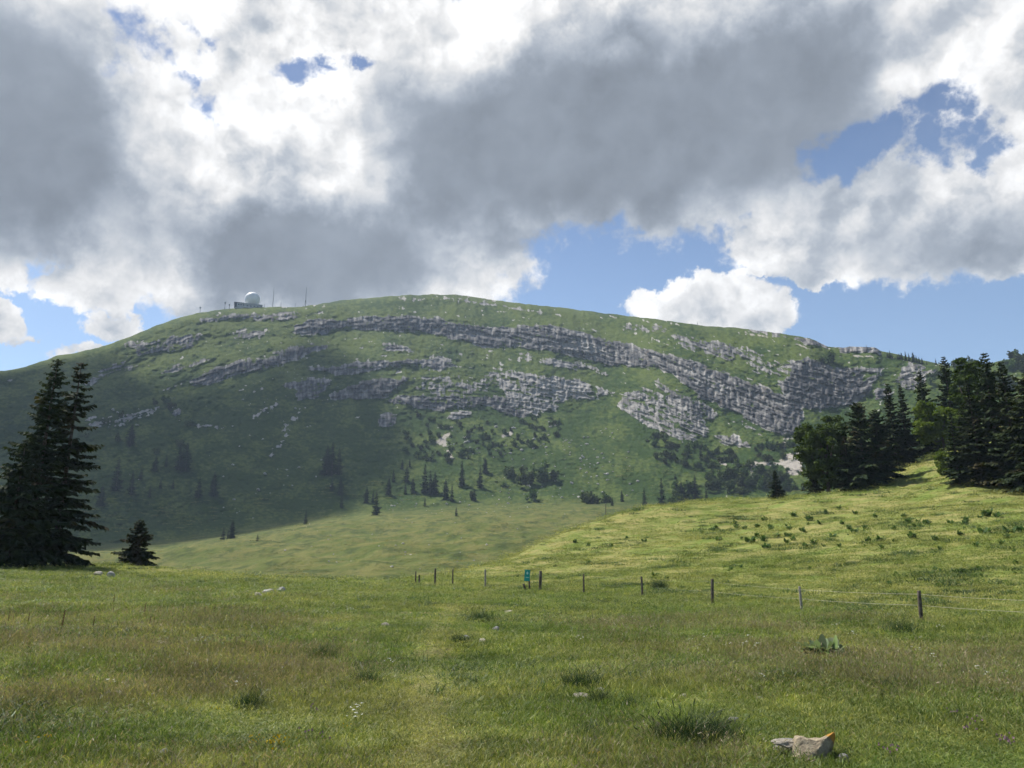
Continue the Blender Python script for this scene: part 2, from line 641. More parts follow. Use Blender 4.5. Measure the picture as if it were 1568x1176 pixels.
MAT['teal'] = simple_mat('sign_teal', (0.015, 0.30, 0.245), (0.02, 0.36, 0.30), 2.0, 0.45)
MAT['pale'] = simple_mat('sign_pale', (0.38, 0.66, 0.58), (0.45, 0.72, 0.64), 2.0, 0.5)
MAT['stone'] = stone_mat('limestone', (0.30, 0.265, 0.21), (0.52, 0.47, 0.38))
MAT['stone_lichen'] = stone_mat('limestone_lichen', (0.26, 0.21, 0.145), (0.50, 0.42, 0.29), (0.50, 0.25, 0.045), 1.62)
MAT['stone_grey'] = stone_mat('limestone_grey', (0.24, 0.235, 0.22), (0.44, 0.42, 0.39))
MAT['soil'] = stone_mat('bare_soil', (0.26, 0.185, 0.11), (0.42, 0.31, 0.20))
MAT['radome'] = simple_mat('radome_white', (0.78, 0.79, 0.79), (0.83, 0.83, 0.82), 0.2, 0.5)
MAT['concrete'] = simple_mat('concrete', (0.34, 0.36, 0.37), (0.44, 0.46, 0.46), 0.4, 0.85)
MAT['dark'] = simple_mat('dark_cladding', (0.035, 0.05, 0.06), (0.06, 0.075, 0.085), 0.5, 0.6)
MAT['steel'] = simple_mat('steel', (0.16, 0.165, 0.17), (0.24, 0.245, 0.25), 1.0, 0.5)
MAT['white_flower'] = simple_mat('white_petal', (0.74, 0.74, 0.68), (0.82, 0.82, 0.78), 4.0, 0.7)
MAT['yellow_flower'] = simple_mat('yellow_petal', (0.72, 0.48, 0.02), (0.80, 0.58, 0.04), 4.0, 0.7)
MAT['purple_flower'] = simple_mat('purple_petal', (0.30, 0.17, 0.22), (0.40, 0.26, 0.31), 4.0, 0.7)
MAT['stem'] = simple_mat('stem_green', (0.07, 0.10, 0.03), (0.11, 0.13, 0.05), 4.0, 0.7)

# ------------------------------------------------------------------ the near meadow (one height sheet through surveyed points)
CTRL = []
for (x, y, z) in [(0, 0, 0), (-9, 3, 0), (9, 3, 0), (-5, 12, 0), (5, 12, 0), (0, 20, .05), (-12, 18, .05), (11, 18, -.25),
                  (0, -40, 0.3), (-60, -40, 1), (60, -40, 1), (-110, 20, 3), (100, 10, 2), (0, -160, 0), (-180, -120, 0), (180, -120, 0),
                  (-18, 30, .25), (-8, 33, .25)]:
    CTRL.append((x, y, z))
for a in [(1411, 951, 28), (1228, 937, 32), (1091, 927, 36), (984, 916, 40), (894, 910, 43), (827, 904, 46), (743, 901, 49),
          (693, 896, 53), (636, 893, 56), (1568, 962, 26), (0, 874, 62), (100, 868, 68), (205, 868, 72), (300, 877, 66), (400, 885, 62), (520, 892, 59),
          (800, 842, 92), (870, 818, 102), (930, 797, 110), (1000, 782, 114), (1080, 769, 118), (1150, 766, 120), (1210, 765, 118), (1300, 752, 116), (1380, 722, 128),
          (1460, 682, 142), (1568, 640, 150), (1680, 610, 150), (900, 872, 64), (1000, 860, 64), (1200, 856, 58), (1400, 856, 52),
          (1568, 850, 50), (1400, 795, 74), (1568, 785, 72), (1200, 803, 84), (1050, 808, 88), (1500, 748, 97), (1568, 748, 95), (1690, 760, 90),
          (745, 872, 72), (-150, 872, 62), (-300, 872, 62)]:
    CTRL.append(tuple(pt(*a)))
for (px, r, z) in [(-200, 100, -3), (50, 100, -4), (200, 105, -5), (350, 100, -5), (500, 95, -5), (640, 95, -5.5), (740, 125, -3),
                   (-200, 170, -9), (50, 170, -10), (300, 170, -11), (600, 170, -12), (800, 170, -9), (-200, 230, -12), (300, 230, -14), (800, 230, -14),
                   (930, 150, 1), (1080, 155, 3), (1210, 155, 4), (1300, 165, 6), (930, 230, -14), (1150, 230, -12), (1350, 230, -2), (1500, 200, 20), (1600, 230, 15)]:
    az, _ = pdir(px, 860)
    CTRL.append((r*sin(az), r*cos(az), z))
CTRL = np.array(CTRL)
_A = CTRL[:, :2]/50.0


def _tps(r2):
    return 0.5*r2*np.log(r2 + 1e-12)


_n = len(_A)
_d2 = ((_A[:, None] - _A[None])**2).sum(-1)
_K = np.zeros((_n + 3, _n + 3))
_K[:_n, :_n] = _tps(_d2) + 1e-5*np.eye(_n)
_K[:_n, _n] = 1
_K[:_n, _n + 1:] = _A
_K[_n:, :_n] = _K[:_n, _n:].T
_W = np.linalg.solve(_K, np.concatenate([CTRL[:, 2], np.zeros(3)]))


def ground_z(x, y, fine=True):
    sh = np.shape(x)
    X = np.ravel(x)/50.0
    Y = np.ravel(y)/50.0
    z = _W[_n] + _W[_n + 1]*X + _W[_n + 2]*Y
    for i in range(_n):
        z = z + _W[i]*_tps((X - _A[i, 0])**2 + (Y - _A[i, 1])**2)
    X, Y = X*50, Y*50
    r = np.hypot(X, Y)
    k = np.clip((r - 3)/12, 0, 1)
    z = z + k*(0.16*fbm(X/9, Y/9, 3, 3) + 0.05*fbm(X/2.1, Y/2.1, 2, 8)) + 0.018*fbm(X/0.7, Y/0.7, 2, 5)
    z = z + sstep(r, 45, 100)*0.6*fbm(X/13, Y/13, 3, 31)
    return z.reshape(sh)


Z00 = float(ground_z(np.array([0.]), np.array([0.]))[0])


def gp(px, py, r):
    """point of the near meadow seen along a pixel column at distance r"""
    az, _ = pdir(px, py)
    x, y = r*sin(az), r*cos(az)
    return np.array([x, y, float(ground_z(np.array([x]), np.array([y]))[0])])


def depth_scale(px, py, r):
    """metres per photo pixel at horizontal distance r in that direction"""
    a = (px - CX)/FPX
    b = (CY - py)/FPX
    return r/math.hypot(a, cos(PITCH) - b*sin(PITCH))/FPX


def tall(px, base, top, r):
    return float(r*(pdir(px, top)[1] - pdir(px, base)[1]))


def hit(px, py, rmax=200):
    """march a sight line to the near meadow"""
    az, t = pdir(px, py)
    rr = np.exp(np.linspace(math.log(3), math.log(rmax), 1500))
    x, y = rr*sin(az), rr*cos(az)
    d = EYE + rr*t - ground_z(x, y)
    i = np.argmax(d < 0) if (d < 0).any() else len(rr) - 1
    return np.array([x[i], y[i], float(ground_z(x[i:i+1], y[i:i+1])[0])]), rr[i]


PATHPX = [(1176, 650), (1100, 655), (1040, 655), (990, 662), (950, 680), (925, 700), (908, 730), (898, 775), (890, 815)]
PATH = np.array([hit(x, y)[0] for (y, x) in PATHPX])
PATH = np.vstack([[PATH[0][0]*0.4, -4, 0], PATH, [PATH[-1][0] + 6, PATH[-1][1] + 12, 0], [PATH[-1][0] + 18, PATH[-1][1] + 30, 0]])
BARE = [(645, 938, .9, .5), (830, 955, 1.0, .5), (824, 1067, .35, .3), (740, 928, .5, .3), (1046, 1070, .3, .2), (690, 930, .5, .3), (160, 850, 3, .8)]
BAREP = [(hit(a, b)[0], c, d) for a, b, c, d in BARE]


def path_mask(x, y):
    d = np.full(np.shape(x), 1e9)
    for a, b in zip(PATH[:-1, :2], PATH[1:, :2]):
        e = b - a
        t = np.clip(((x - a[0])*e[0] + (y - a[1])*e[1])/(e @ e), 0, 1)
        d = np.minimum(d, np.hypot(x - a[0] - t*e[0], y - a[1] - t*e[1]))
    return np.exp(-(d/0.45)**2)


def bare_mask(x, y):
    m = np.zeros(np.shape(x))
    for (c, rx, ry) in BAREP:
        q = ((x - c[0])/rx)**2 + ((y - c[1])/ry)**2
        m = np.maximum(m, sstep(1.25 - q + 0.8*fbm(x*2.5, y*2.5, 3, 41), 0, 0.6))
    return m


def hill_mask(x, y):
    """0 on the long grass round the camera, 1 on the grazed slope behind the fence"""
    az = np.arctan2(x, y)
    r = np.hypot(x, y)
    fr = np.interp(np.degrees(az), [-60, -33, -20, -8, 0, 5, 10, 20, 28, 33, 60], [64, 58, 55, 53, 50, 47, 42, 34, 29, 27, 26])
    return sstep(r - fr + 2.5*fbm(x/5, y/5, 3, 23), -3, 4)


def build_meadow():
    az = np.radians(np.concatenate([np.linspace(-180, -52, 26), np.linspace(-48, 48, 430), np.linspace(52, 180, 26)]))
    r = np.exp(np.linspace(math.log(0.6), math.log(235), 330))
    A, R = np.meshgrid(az, r, indexing='ij')
    X, Y = R*np.sin(A), R*np.cos(A)
    Z = ground_z(X, Y)
    nc, nr = A.shape
    V = np.stack([X, Y, Z], -1).reshape(-1, 3)
    I = np.arange(nc*nr).reshape(nc, nr)
    q = np.stack([I[:-1, :-1], I[1:, :-1], I[1:, 1:], I[:-1, 1:]], -1).reshape(-1, 4)[:, ::-1]
    c = len(V)
    V = np.vstack([V, [[0, 0, Z00]]])
    t = np.stack([np.full(nc - 1, c), I[1:, 0], I[:-1, 0]], 1)
    me = mesh_from('meadow', V, q, t, True, (MAT['meadow'],))
    x, y = V[:, 0], V[:, 1]
    add_attr(me, 'hill', hill_mask(x, y))
    add_attr(me, 'path', path_mask(x, y)*sstep(np.hypot(x, y), 80, 55))
    add_attr(me, 'bare', bare_mask(x, y))
    obj('meadow', me, kind='structure', label='near meadow of long grass rising to a grazed slope')
    return float(V[:, 2].min())


LOW1 = build_meadow()

# ------------------------------------------------------------------ the valley pasture and the mountain
RIDGE = [(-500, 640), (-350, 620), (-200, 600), (-100, 583), (0, 568), (40, 562), (85, 545), (120, 540), (165, 528), (200, 515), (240, 498), (270, 488),
         (300, 480), (330, 475), (360, 472), (400, 470), (460, 470), (480, 467), (520, 460), (560, 457), (600, 453), (650, 451), (700, 451), (740, 457),
         (800, 465), (860, 471), (930, 480), (1000, 488), (1080, 499), (1130, 502), (1200, 511), (1240, 518), (1268, 531), (1290, 532),
         (1300, 530.5), (1340, 532), (1350, 538), (1400, 548), (1450, 560), (1490, 561), (1520, 555), (1568, 545), (1650, 530), (1800, 520), (2100, 540)]
BASE = [(-500, 850), (0, 842), (130, 836), (250, 828), (330, 818), (400, 808), (470, 795), (540, 785), (620, 782), (700, 775), (800, 772), (900, 768),
        (1000, 775), (1100, 780), (1300, 780), (2100, 780)]
BED = [(-400, 700), (0, 640), (150, 590), (300, 545), (420, 508), (520, 492), (620, 486), (700, 488), (800, 500), (900, 520), (1000, 552), (1100, 592),
       (1200, 636), (1300, 660), (1400, 640), (1568, 600), (2000, 560)]


def crop(ox, oy, s, pts):
    return [(ox + a/s, oy + b/s) for a, b in pts]


def C1(*p): return crop(0, 420, 3.0154, p)
def C2(*p): return crop(420, 420, 3.0154, p)
def C3(*p): return crop(800, 420, 3.0154, p)
def C4(*p): return crop(1168, 500, 3.92, p)


# outcrops: outline, how much of it is bare, tone of the limestone
ROCKS = [
    (C2((560, 95), (880, 100), (1080, 135), (1240, 160), (1240, 190), (1030, 155), (820, 125), (560, 125)), .45, .5),
    (C2((90, 240), (160, 205), (320, 215), (420, 190), (600, 190), (780, 205), (880, 230), (1000, 250), (1130, 245), (1290, 235), (1420, 270), (1568, 310),
        (1568, 420), (1440, 390), (1330, 370), (1250, 350), (1120, 320), (1060, 335), (950, 335), (860, 300), (780, 290), (640, 265), (500, 255), (420, 260),
        (320, 240), (240, 270), (100, 275)), .85, .42),
    (C2((150, 430), (300, 420), (420, 400), (560, 395), (800, 390), (850, 415), (760, 440), (640, 425), (520, 425), (430, 455), (330, 470), (240, 455), (140, 445)), .8, .5),
    (C2((490, 320), (560, 315), (640, 350), (640, 365), (520, 345)), .7, .5),
    (C2((0, 350), (150, 325), (270, 310), (250, 340), (120, 370), (60, 410), (0, 415)), .55, .4),
    (C2((40, 500), (150, 480), (260, 485), (250, 520), (200, 570), (90, 590), (110, 540), (40, 515)), .8, .45),
    (C2((270, 550), (330, 525), (480, 480), (620, 475), (600, 500), (540, 540), (470, 575), (420, 580), (260, 572)), .95, .4),
    (C2((640, 510), (700, 465), (830, 450), (890, 470), (950, 500), (1000, 430), (1110, 440), (1130, 480), (1000, 520), (950, 560), (830, 560), (700, 545), (640, 540)), .5, .5),
    (C2((500, 570), (620, 560), (800, 555), (1000, 565), (1140, 565), (1290, 590), (1240, 640), (1190, 660), (1080, 655), (1000, 610), (930, 605), (870, 625),
        (760, 640), (640, 610), (540, 595)), .72, .35),
    (C2((780, 665), (830, 640), (900, 630), (905, 655), (830, 672)), .9, .85),
    (C2((470, 660), (520, 630), (580, 650), (570, 690), (520, 715), (470, 700)), .75, .5),
    (C2((1220, 385), (1400, 400), (1568, 455), (1568, 478), (1400, 440), (1220, 410)), .6, .7),
    (C2((640, 360), (820, 330), (1010, 370), (1000, 385), (700, 390)), .36, .5),
    (C2((1110, 330), (1180, 340), (1190, 400), (1120, 400)), .5, .5),
    (C3((0, 235), (110, 235), (190, 270), (300, 285), (500, 320), (570, 340), (570, 420), (420, 425), (310, 390), (190, 360), (0, 345)), .85, .45),
    (C3((180, 315), (300, 310), (380, 350), (330, 370), (200, 345)), .95, .95),
    (C3((560, 340), (640, 370), (740, 385), (860, 430), (1000, 480), (1120, 520), (1230, 570), (1300, 620), (1290, 740), (1200, 745), (1100, 705), (1010, 660),
        (900, 600), (830, 570), (740, 500), (690, 450), (600, 420), (560, 420)), .9, .4),
    (C3((740, 420), (830, 440), (960, 520), (940, 560), (860, 540), (760, 450)), .9, .75),
    (C3((1240, 400), (1330, 385), (1450, 430), (1568, 425), (1568, 580), (1490, 610), (1400, 615), (1300, 620), (1230, 570), (1180, 500), (1240, 460)), .88, .36),
    (C3((960, 340), (1050, 330), (1150, 400), (1240, 400), (1240, 460), (1120, 480), (1070, 440), (1000, 400), (950, 390)), .5, .5),
    (C3((450, 230), (660, 225), (680, 270), (560, 265), (460, 250)), .6, .5),
    (C3((680, 270), (800, 295), (960, 320), (1050, 390), (960, 400), (880, 370), (760, 340), (690, 300)), .68, .5),
    (C3((1020, 240), (1180, 255), (1300, 280), (1420, 335), (1330, 330), (1230, 300), (1030, 262)), .7, .5),
    (C3((430, 610), (500, 530), (570, 520), (640, 560), (740, 590), (840, 650), (860, 730), (830, 770), (740, 770), (650, 735), (560, 690), (490, 650)), .66, .60),
    (C3((600, 480), (700, 530), (820, 590), (900, 640), (890, 670), (830, 660), (740, 600), (640, 540)), .75, .5),
    (C3((870, 740), (960, 740), (1070, 790), (1040, 805), (930, 780)), .85, .7),
    (C3((950, 640), (1120, 740), (1130, 770), (980, 690)), .5, .6),
    (C3((-120, 470), (-40, 448), (120, 465), (300, 490), (370, 530), (440, 550), (330, 572), (200, 585), (120, 640), (30, 655), (-60, 600), (-100, 530)), .66, .74),
    (C4((250, 330), (420, 350), (560, 330), (700, 290), (640, 380), (540, 470), (440, 480), (280, 490), (190, 470), (160, 400)), .92, .36),
    (C4((480, 240), (740, 250), (700, 290), (480, 270)), .6, .5),
    (C4((655, 400), (740, 340), (765, 420), (660, 440)), .85, .5),
    (C4((800, 320), (870, 200), (960, 230), (990, 330), (900, 390), (850, 370)), .72, .6),
    (C4((980, 240), (1060, 260), (1060, 300), (980, 280)), .6, .6),
    (C4((460, 118), (560, 115), (690, 125), (715, 165), (560, 158), (460, 150)), .98, .6),
    (C1((920, 200), (1080, 180), (1280, 180), (1390, 170), (1370, 215), (1200, 218), (1080, 205), (930, 225)), .66, .5),
    (C1((1060, 270), (1140, 250), (1230, 265), (1190, 290), (1080, 300)), .6, .5),
    (C1((890, 480), (1000, 430), (1100, 400), (1250, 380), (1350, 350), (1500, 310), (1440, 370), (1250, 430), (1120, 460), (990, 500), (890, 515)), .8, .42),
    (C1((720, 540), (800, 500), (860, 500), (780, 540)), .45, .5),
    (C1((730, 440), (900, 395), (1000, 385), (880, 435), (750, 465)), .60, .42),
    (C1((580, 300), (700, 320), (830, 280), (940, 270), (900, 345), (780, 360), (640, 375), (570, 330)), .60, .42),
    (C1((380, 500), (530, 395), (720, 425), (560, 450), (400, 515)), .52, .42),
    (C1((380, 655), (520, 655), (660, 615), (750, 598), (720, 645), (640, 675), (540, 705), (400, 705)), .5, .8),
    (C1((800, 640), (840, 605), (845, 650), (800, 672)), .95, .7),
    (C1((900, 685), (1050, 698), (1000, 718), (905, 712)), .6, .8),
    (C1((1115, 682), (1160, 655), (1300, 578), (1312, 592), (1180, 675)), .62, .85),
    (C1((1205, 890), (1245, 820), (1335, 668), (1405, 592), (1422, 610), (1355, 700), (1265, 850)), .46, .8),
    (C1((-200, 480), (0, 465), (60, 480), (0, 505), (-200, 520)), .5, .5),
    (C2((1180, 470), (1300, 480), (1460, 520), (1480, 550), (1300, 560), (1230, 520)), .82, 1.0),
]
SCREE = [C3((1200, 835), (1285, 812), (1305, 920), (1240, 930), (1205, 890), (1187, 870)), C3((1050, 865), (1190, 868), (1190, 882), (1072, 884), (1064, 950), (1048, 950)),
         C3((890, 830), (930, 870), (945, 890), (915, 880)), C2((740, 770), (830, 720), (800, 760), (790, 800), (745, 780)), C2((1050, 750), (1100, 720), (1100, 745), (1050, 760)),
         C3((1200, 760), (1250, 750), (1245, 760), (1213, 765), (1210, 805), (1202, 805)), C3((1018, 262), (1150, 295), (1150, 300), (1018, 268)),
         C3((1260, 320), (1340, 345), (1338, 350), (1260, 326)), C4((540, 172), (660, 180), (655, 187), (540, 182)), C2((790, 800), (830, 850), (800, 850))]


def build_mountain():
    nc, nr = 1560, 430
    az = np.radians(np.linspace(-46, 46, nc))
    ra, rt = pdir([p[0] for p in RIDGE], [p[1] for p in RIDGE])
    tr = np.interp(az, ra, rt)
    tr = tr + 0.0009*fbm(az*60, az*0, 4, 61)*(1 + 0*az)
    t0 = -0.034
    v = np.linspace(0, 1, nr)
    Tn = t0 + (tr[:, None] - t0)*v[None]
    AZ = np.broadcast_to(az[:, None], Tn.shape)
    PX, PY = to_px(AZ, Tn)
    STR = PY - np.interp(PX, [b[0] for b in BED], [b[1] for b in BED])
    wx = 5*fbm(PX/22, PY/22, 3, 71)
    wy = 3.5*fbm(PX/22, PY/22, 3, 75)
    M = np.zeros(PX.shape)
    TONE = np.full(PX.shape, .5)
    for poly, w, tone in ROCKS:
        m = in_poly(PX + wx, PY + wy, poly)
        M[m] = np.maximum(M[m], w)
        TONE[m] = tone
    base = np.interp(PX, [b[0] for b in BASE], [b[1] for b in BASE])
    past = sstep(PY - base, -12, 14)
    ridge_row = np.interp(PX, [b[0] for b in RIDGE], [b[1] for b in RIDGE])
    up = sstep(PY, 680, 560)*sstep(PX, 150, 420)
    M = np.maximum(M, 0.21*up)
    M = np.maximum(M, 0.20*sstep(PX, 900, 1050)*sstep(PY, 700, 600))
    Ms = blur(M, 2.0, 1.6)
    TONE = blur(TONE, 2.0, 2.0)
    n1 = fbm(PX/46 + 0.10*wx, STR/5.0 + 0.25*fbm(PX/50, STR/40, 2, 83), 4, 81)
    n2 = fbm(PX/7, STR/13, 3, 91)
    n3 = fbm(PX/5.0, PY/4.0, 3, 95)
    n4 = fbm(PX/3.2, STR/20, 2, 97)
    n1 = 0.72*n1 + 0.45*fbm(PX/20, STR/8.5, 3, 87)
    val = Ms*0.90 + 0.36*n1 + 0.18*n2 + 0.16*n3 + 0.06*n4
    rock = sstep(val, 0.40, 0.58)
    specks = sstep(fbm(PX/6.0, PY/4.0, 3, 99), 0.80, 1.0)*sstep(fbm(PX/70, PY/50, 3, 101), 0.02, 0.5)*sstep(PY, 860, 800)*(1 - 0.9*past)
    rock = np.maximum(rock, specks*0.7)
    sc = np.zeros(PX.shape)
    for poly in SCREE:
        sc[in_poly(PX + wx*0.4, PY + wy*0.4, poly)] = 1
    sb = blur(sc, 1.2, 1.0)
    sc = sstep(sb + 0.55*n3 - 0.1, 0.30, 0.62)*sstep(sb, 0.08, 0.25)
    # march up every column: dr = r dt / (slope - t)
    Mg = blur(np.where(M > 0.3, M, M*0.3), 20, 4)
    slope = 0.60 + 0.95*Mg
    steep0 = np.interp(PX, [0, 500, 900, 1300, 1568], [.60, .60, .58, .62, .62])
    slope = slope - 0.60 + steep0
    foot = sstep(base - PY, 0, 40)
    slope = slope*foot + np.maximum(Tn + 0.12, 0.28)*(1 - foot)
    rr_ = sstep(PY - ridge_row, 14, 0)
    slope = np.maximum(slope*(1 - 0.45*rr_), Tn + 0.055)
    R = np.zeros(PX.shape)
    R[:, 0] = 128 + 30*sstep(PX[:, 0], 700, 1000)
    rb = np.interp(PX[:, 100], [-400, 0, 400, 800, 1200, 1568], [470, 500, 510, 500, 450, 420])
    ab, tb = pdir([b[0] for b in BASE], [b[1] for b in BASE])
    tb = np.interp(az, ab, tb)
    w = np.clip((Tn - t0)/(tb[:, None] - t0), 0, 1)
    w = 0.75*w + 0.25*w**3
    Rp = R[:, :1]*np.exp(w*np.log(rb/R[:, 0])[:, None])
    for j in range(1, nr):
        tm = 0.5*(Tn[:, j] + Tn[:, j - 1])
        k = (Tn[:, j] - Tn[:, j - 1])/(slope[:, j] - tm)
        below = Tn[:, j] <= tb
        R[:, j] = np.where(below, Rp[:, j], R[:, j - 1]*np.exp(k))
    R = blur(R, 22, 0)
    # relief: gullies down the slope, ledges and cracks in the rock
    hi = 1 - past
    rockb = blur(rock, 1.2, 1.0)
    far = np.clip(R/800, 0, 1.3)
    d = hi*far*(6*fbm(PX/110, PY/190, 2, 111) + 2.2*fbm(PX/26, PY/45, 3, 115))
    d += past*(R/300)*(9.0*fbm(PX/120 + PY/60, PY/26, 3, 121) + 1.6*fbm(PX/22, PY/7, 3, 125))
    d += hi*far*rockb*(4.4*n1 + 2.6*n2 + 1.4*n3 + 0.9*n4 - 3.2)
    d += hi*far*(1 - rockb)*(1.6*fbm(PX/9, PY/5, 3, 131) + 2.0*fbm(PX/24, STR/9, 2, 135))
    d *= sstep(np.arange(nr), 0, 25)[None]
    R2 = R + d
    Z = EYE + R2*Tn
    XW, YW = R2*np.sin(AZ), R2*np.cos(AZ)
    roll = past*sstep(R2, 150, 190)*sstep(base - PY, 2, -25)
    Z = Z + roll*(3.4*fbm(XW/75, YW/48, 3, 127) + 0.7*fbm(XW/15, YW/15, 3, 128))
    # the far side, falling away behind the ridge
    back_r = [R2[:, -1] + 25, R2[:, -1] + 90, R2[:, -1] + 260]
    back_z = [Z[:, -1] - 3, Z[:, -1] - 25, Z[:, -1] - 120]
    Rb = np.concatenate([R2, np.stack(back_r, 1)], 1)
    Zb = np.concatenate([Z, np.stack(back_z, 1)], 1)
    AB = np.broadcast_to(az[:, None], Rb.shape)
    V = np.stack([Rb*np.sin(AB), Rb*np.cos(AB), Zb], -1).reshape(-1, 3)
    n2r = nr + 3
    I = np.arange(nc*n2r).reshape(nc, n2r)
    q = np.stack([I[:-1, :-1], I[1:, :-1], I[1:, 1:], I[:-1, 1:]], -1).reshape(-1, 4)[:, ::-1]
    me = mesh_from('mountain', V, q, None, True, (MAT['mountain'],))

    def ex(a): return np.concatenate([a, np.repeat(a[:, -1:], 3, 1)], 1)
    rock_tone = np.clip(TONE*0.75 - 0.05 + 0.34*n2 + 0.34*n1 + 0.28*n4, 0, 1)  # the limestone's own colour tone, varied along strata and cracks
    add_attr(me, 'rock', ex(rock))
    add_attr(me, 'tone', ex(rock_tone))
    add_attr(me, 'dry', ex(np.clip(0.40 + 0.35*fbm(PX/60, PY/30, 4, 141) + 0.28*fbm(PX/6, PY/3.2, 3, 143) + 0.25*sstep(PY, 640, 520), 0, 1)))
    add_attr(me, 'past', ex(past))
    add_attr(me, 'scree', ex(sc))
    obj('mountain', me, kind='structure', label='long limestone mountain with grassy ledges above the valley pasture')
    return az, Tn, R2, Z, float(V[:, 2].min()), V


M_AZ, M_T, M_R, M_Z, LOW2, MV = build_mountain()


def mp(px, py):
    """point of the mountain side under a pixel"""
    az, t = pdir(px, py)
    f = np.interp(az, M_AZ, np.arange(len(M_AZ)))
    i = int(np.clip(round(float(f)), 0, len(M_AZ) - 1))
    r = np.interp(t, M_T[i], M_R[i])
    t = min(float(t), float(M_T[i, -1]))
    z = np.interp(t, M_T[i], M_Z[i])
    return np.array([r*sin(az), r*cos(az), z]), float(r)


# ------------------------------------------------------------------ drifting clouds above, whose shadows lie on the mountain side
def build_cloud(poly, height, seed, label):
    P = []
    for a, b in poly:
        c, _ = mp(min(max(a, -450), 2000), max(b, 470))
        k = (height - c[2])/TO_SUN[2]
        P.append(c + TO_SUN*k)
    P = np.array(P)
    lo, hi = P[:, :2].min(0) - 40, P[:, :2].max(0) + 40
    step = 11.0
    gx = np.arange(lo[0], hi[0], step)
    gy = np.arange(lo[1], hi[1], step)
    X, Y = np.meshgrid(gx, gy, indexing='ij')
    wob = 22*fbm(X/90, Y/90, 4, seed)
    wob2 = 22*fbm(X/90, Y/90, 4, seed + 9)
    m = in_poly(X + wob, Y + wob2, P[:, :2]).astype(float)
    depth = blur(m, 3, 3)
    ins = depth > 0.42
    th = np.sqrt(np.clip(depth - 0.40, 0, 1))
    top = height + 55*th*(1 + 0.5*fbm(X/160, Y/160, 4, seed + 3)) + 1
    bot = height - 18*th*(1 + 0.5*fbm(X/120, Y/120, 4, seed + 5)) - 1
    n = X.size
    V = np.vstack([np.stack([X, Y, top], -1).reshape(-1, 3), np.stack([X, Y, bot], -1).reshape(-1, 3)])
    I = np.arange(n).reshape(X.shape)
    cell = ins[:-1, :-1] & ins[1:, :-1] & ins[1:, 1:] & ins[:-1, 1:]
    q = np.stack([I[:-1, :-1], I[1:, :-1], I[1:, 1:], I[:-1, 1:]], -1)
    qs = q[cell]
    quads = [qs, qs[:, ::-1] + n]
    cp = np.pad(cell, 1)
    for dx, dy, e in ((-1, 0, (0, 3)), (1, 0, (1, 2)), (0, -1, (0, 1)), (0, 1, (3, 2))):
        nb = cp[1 + dx:cp.shape[0] - 1 + dx, 1 + dy:cp.shape[1] - 1 + dy]
        ed = q[cell & ~nb]
        a, b = ed[:, e[0]], ed[:, e[1]]
        quads.append(np.stack([a, b, b + n, a + n], 1))
    q = np.vstack(quads)
    used, inv = np.unique(q, return_inverse=True)
    me = mesh_from('cloud', V[used], inv.reshape(q.shape), None, True, (MAT['cloud'],))
    return obj('cloud', me, kind='structure', label=label)


def cloud_mat():
    """a thin cloud: scatters most light, lets a little sun straight through"""
    m, T, b, out = new_mat('cloud_vapour')
    p = obj_pos(T)
    T.put(b.inputs['Base Color'], T.mix(T.noise(p, 0.01, 4, 0.6), (0.75, 0.75, 0.76), (0.82, 0.82, 0.82)))
    b.inputs['Roughness'].default_value = 1.0
    tp = T.n.new('ShaderNodeBsdfTransparent')
    mx = T.n.new('ShaderNodeMixShader')
    mx.inputs[0].default_value = 0.42
    T.l.new(b.outputs[0], mx.inputs[1])
    T.l.new(tp.outputs[0], mx.inputs[2])
    T.l.new(mx.outputs[0], out.inputs[0])
    return m


MAT['cloud'] = cloud_mat()
build_cloud([(-420, 640), (0, 622), (160, 618), (240, 612), (290, 604), (325, 600), (330, 585), (400, 556), (450, 548), (440, 530), (470, 505), (500, 492), (535, 492), (550, 530),
             (560, 580), (570, 620), (600, 640), (620, 690), (570, 745), (535, 765), (512, 795), (400, 806), (250, 838), (130, 842), (-420, 860)], 2600, 201,
            'broad fair weather cloud high above the mountain')
build_cloud([(-420, 640), (-420, 610), (-50, 580), (100, 548), (200, 520), (290, 490), (322, 484), (310, 520), (275, 560), (228, 605), (100, 630)], 2600, 231,
            'narrow fair weather cloud high above the mountain')

# ------------------------------------------------------------------ vegetation builders
def quads_from(C, U, Vv):
    """quads centred at C with half axes U, Vv"""
    n = len(C)
    V = np.stack([C - U - Vv, C + U - Vv, C + U + Vv, C - U + Vv], 1).reshape(-1, 3)
    return V, np.arange(n*4).reshape(n, 4)


def unit(a):
    return a/(np.linalg.norm(a, axis=-1, keepdims=True) + 1e-9)


